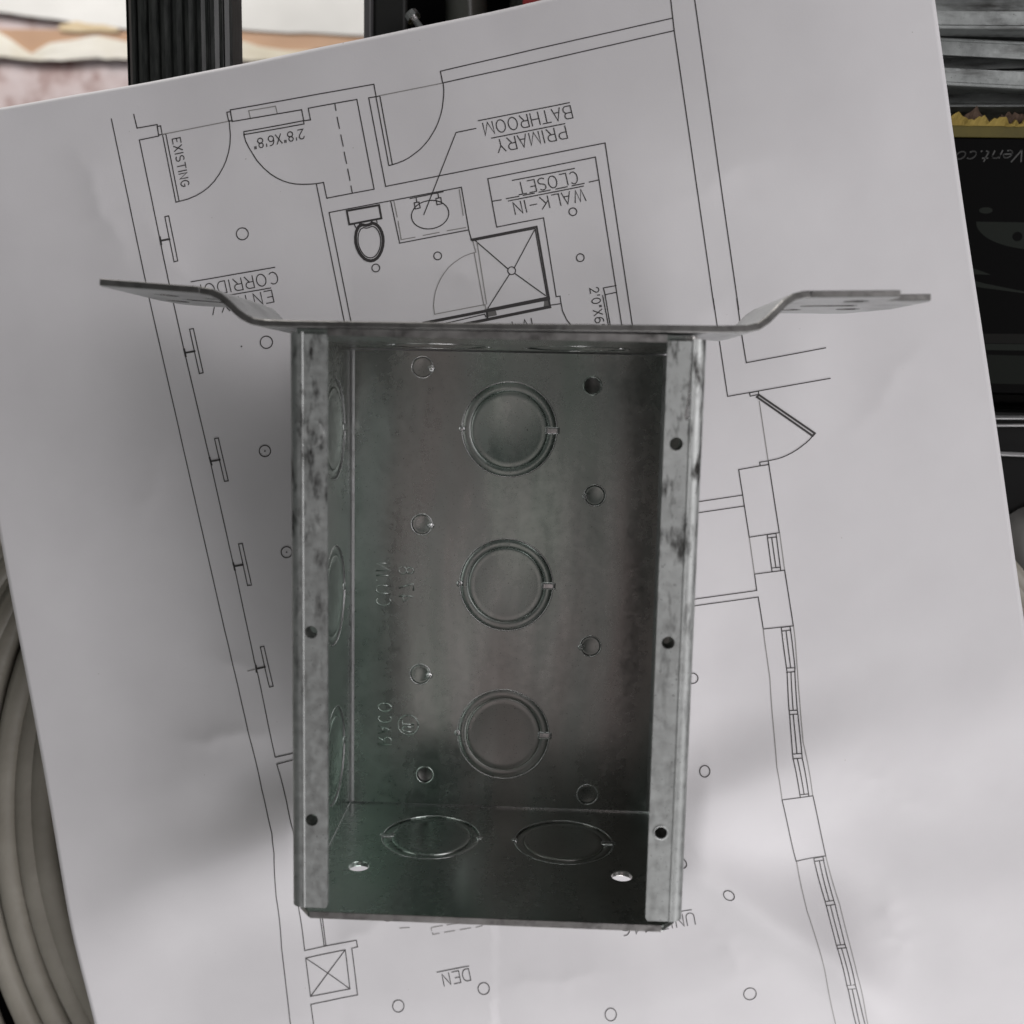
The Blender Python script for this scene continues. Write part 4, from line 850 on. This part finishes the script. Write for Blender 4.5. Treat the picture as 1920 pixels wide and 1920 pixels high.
# printed carton with torn yellow edge
def carton():
    t = empty('vent_carton', (0, 0, -115), label='black printed carton with a torn yellow edge and upside down lettering, right of the sheet', category='carton')
    z = 70
    bevel(MB().box((-60, 60, 0), (262, 141.4, z)).build('carton_body', mat("black_print", (.0015, .0015, .0015), .55, **KW), t), .5)
    M_y = wood_like("yellow_card", (.075, .06, .006), (.12, .095, .01), 60, .7, .2, .001)
    MB().box((-60, 141.4, 8), (262, 145.2, z + .6)).build('yellow_edge', M_y, t)
    # torn lighter layer and brown core
    rnd = random.Random(5)
    def fringe(y, amp, z0, m, nm, seed, up):
        mb = MB(); n = 150; rows = []
        for i in range(n + 1):
            x = 110 + 120 * i / n
            e = amp * (.55 + .9 * noise.noise(Vector((x * .16, seed, 0))) + .5 * noise.noise(Vector((x * .6, seed, 1))))
            e = max(.3, e)
            rows.append([(x, y, z0), (x, y + e * .5, z0 + up * .6 + .5 * noise.noise(Vector((x * .5, 2, seed)))), (x + .3, y + e, z0 + up * (1 + noise.noise(Vector((x * .4, 7, seed)))))])
        o = mb.grid(rows).build(nm, m, t); s = o.modifiers.new('t', 'SOLIDIFY'); s.thickness = .0004
    fringe(144.9, 4.0, z + .5, wood_like("torn_yellow_layer", (.26, .18, .03), (.38, .28, .07), 130, .8, .4, .001), 'torn_layer', 3, .8)
    fringe(144.7, 6.2, z - 1.2, wood_like("torn_brown_core", (.05, .03, .022), (.14, .09, .06), 220, .9, .6, .001), 'torn_core', 9, .5)
    M_pr = mat("grey_green_print", (.018, .021, .018), .55, **KW); M_pl = mat("light_grey_print", (.10, .10, .098), .5, **KW)
    def flat(pts, m, nm, dz=.03): MB().add([(x, y, z + dz) for x, y in pts], [tuple(range(len(pts)))]).build(nm, m, t)
    # printed picture of a round vent on the lid
    def pr(cx, cy, rx, ry, a0, a1, close): return [(cx + rx * math.cos(math.radians(a0 + (a1 - a0) * i / 24)), cy + ry * math.sin(math.radians(a0 + (a1 - a0) * i / 24))) for i in range(25)]
    flat(pr(170, 115, 20, 8.6, 180, 360, 1), M_pr, 'printed_vent', .03)
    flat(pr(163.5, 110.5, 1.6, 1.5, 0, 345, 1), mat("printed_black", (.003, .003, .003), .6, **KW), 'printed_hole', .06)
    flat([(145.2, 101.5), (152, 99.6), (156, 98.2), (146.6, 98.3)], M_pr, 'printed_shade')
    flat([(147.5, 97), (154, 95.4), (170, 92.5), (170, 92.1), (152, 94.2), (147.6, 95)], M_pr, 'printed_line')
    flat(pr(152.8, 118.6, 2.2, 1.0, 0, 345, 1), M_pr, 'printed_dot')
    mb = MB()
    for pl in [[(16279, 13398), (16276, 13764), (15971, 13386)], [(15981, 13636), (15724, 13626), (15719, 13626), (15711, 13576), (15728, 13536), (15768, 13514), (15822, 13514), (15882, 13536), (15935, 13575), (15971, 13625), (15985, 13676), (15973, 13718), (15937, 13744), (15885, 13748), (15825, 13731)], [(15670, 13741), (15573, 13503)], [(15609, 13592), (15586, 13558), (15548, 13528), (15500, 13507), (15450, 13498), (15405, 13503), (15373, 13521), (15358, 13549), (15363, 13583), (15423, 13731)], [(15096, 13389), (15233, 13688), (15156, 13721)], [(15216, 13497), (15041, 13490)], [(15017, 13716), (14994, 13697)], [(14571, 13492), (14606, 13472), (14654, 13468), (14707, 13481), (14759, 13509), (14802, 13547), (14829, 13592), (14838, 13635), (14826, 13672), (14796, 13697), (14752, 13706), (14700, 13698), (14647, 13675)], [(14216, 13569), (14207, 13523), (14222, 13486), (14256, 13462), (14306, 13455), (14363, 13466), (14419, 13493), (14465, 13533), (14494, 13579), (14502, 13624), (14488, 13662), (14454, 13686), (14404, 13693), (14347, 13682), (14291, 13654), (14245, 13614), (14216, 13569)], [(14162, 13684), (14063, 13445)], [(14094, 13520), (14065, 13482), (14016, 13453), (13960, 13441), (13912, 13449), (13886, 13475), (13888, 13512), (13956, 13676)], [(13888, 13512), (13858, 13474), (13809, 13446), (13753, 13434), (13706, 13442), (13679, 13467), (13681, 13504), (13749, 13668)]]:
        q = [(a / 100, b_ / 100) for a, b_ in pl]
        for (xa, ya), (xb, yb) in zip(q, q[1:]):
            d = Vector((xb - xa, yb - ya)); L_ = d.length
            if L_ < 1e-4: continue
            d /= L_; nn = Vector((-d.y, d.x)) * .21; e = d * .12
            mb.add([(xa - e.x + nn.x, ya - e.y + nn.y, z + .04), (xb + e.x + nn.x, yb + e.y + nn.y, z + .04), (xb + e.x - nn.x, yb + e.y - nn.y, z + .04), (xa - e.x - nn.x, ya - e.y - nn.y, z + .04)], [(0, 1, 2, 3)])
    mb.build('lettering', M_pl, t)
    # grey printed panel near the lower edge, with rows of small print bars
    flat([(140, 79), (262, 80.5), (262, 77), (140, 76)], mat("dark_print_band", (.012, .012, .011), .5, **KW), 'printed_band')
    flat([(140, 75.8), (262, 76.8), (262, 74.6), (140, 73.8)], M_pr, 'printed_band')
    flat([(140, 72.6), (262, 71.2), (262, 63), (140, 63)], mat("print_panel", (.011, .013, .011), .5, **KW), 'printed_panel')
carton()

# black tool case below it, reaching out at both sides
def case():
    t = empty('tool_case', (0, 0, -115), label='flat black tool case under the sheet, seen at both side edges', category='case')
    bevel(MB().box((-250, -400, 0), (270, 57, 38)).build('case_body', M_black, t), 3, 3)
    bevel(MB().box((-248, -398, 38.2), (268, 55, 62)).build('case_lid', M_black, t), 3, 3)
    for x in (-60, 120): bevel(MB().box((x, 55.2, 30), (x + 30, 59, 52)).build('latch', M_blackrough, t), 1)
case()
M_flat = metal_mat("flat_steel_bar", .18, .32, .3, .45, stain=.5, stain_scale=(60, 200, 60))
def flat_bar(loc, rz, L, wd, th, label):
    t = bevel(MB().box((0, 0, 0), (L, wd, th)).build('steel_strip', M_flat, label=label, category='metal strip', group='thin steel strips on the black case'), .3)
    t.location = Vector(loc) * S; t.rotation_euler = (math.radians(58), 0, math.radians(rz))
flat_bar((152, 52.0, -52), 1.0, 70, 1.0, 1.6, 'thin dark steel strip on the black case, uppermost one')
flat_bar((158, 49.2, -51), 1.5, 70, .9, 1.0, 'thin bright edged steel strip on the black case, middle one')
flat_bar((152, 40.3, -52), -1.2, 80, 1.0, 1.6, 'thin steel strip on the black case, lowest one')

# coil of cable under the lower left of the sheet
M_cable = mat("beige_cable_jacket", (.30, .27, .215), .42)
n_ = N(M_cable); v_ = n_.coord(); n_.link(n_.ramp(n_.noise(v_, 30, 4), [(.3, (.26, .24, .20)), (.7, (.38, .355, .305))]), n_.b.inputs['Base Color']); n_.bump(n_.noise(v_, 260, 4), .35, .0008)
def coil():
    t = empty('cable_coil', (-2, -95, -50), label='coil of beige electrical cable under the lower left corner of the sheet', category='cable coil')
    rnd = random.Random(11); k = 0
    for lay in range(2):
        for i in range(12):
            R_ = 134 + i * 8.8 + (4.4 if lay else 0); 
            if lay == 1 and i > 10: continue
            ph = rnd.random() * 6.28; dx, dy = rnd.uniform(-2, 2), rnd.uniform(-2, 2) - 1.25 * max(0, R_ - 180)
            pts = [((R_ + 1.4 * math.sin(2 * a + ph)) * math.cos(a) + dx, (R_ + 1.4 * math.sin(2 * a + ph)) * math.sin(a) + dy, 7 + lay * 8.0 + .8 * math.sin(3 * a + ph)) for a in [2 * math.pi * j / 110 for j in range(110)]]
            mb = MB().tube(pts, 4.4, 14, closed=True)
            mb.build('cable_turn', M_cable, t, smooth=True)
coil()

# crumpled clear plastic bag at the right edge
def bag():
    t = empty('plastic_bag', (185, -10, -50), label='crumpled clear plastic bag showing at the right edge of the sheet', category='plastic bag')
    m = mat("clear_polythene", (.36, .355, .34), .18); m.node_tree.nodes["Principled BSDF"].inputs['Transmission Weight'].default_value = .55
    m.node_tree.nodes["Principled BSDF"].inputs['IOR'].default_value = 1.2
    rows = []
    for j in range(50):
        r = []
        for i in range(50):
            u, v = i / 49, j / 49
            x = -42 + 84 * u; y = -75 + 112 * v - abs(x) * .55 * (1 if x < 0 else .5)
            hgt = 15 * math.sin(math.pi * u) ** .5 * math.sin(math.pi * v) ** .5
            r.append((x, y, hgt + 3.2 * noise.noise(Vector((x * .07 + y * .05, (y - x) * .02, 1))) + 1.4 * noise.noise(Vector((x * .2, y * .12, 5)))))
        rows.append(r)
    MB().grid(rows).build('bag_film', m, t, smooth=True)
    bevel(MB().box((-26, -66, -2), (30, -14, 8)).build('bag_contents', wood_like("brown_contents", (.16, .10, .07), (.26, .18, .13), 40), t), 1)
bag()
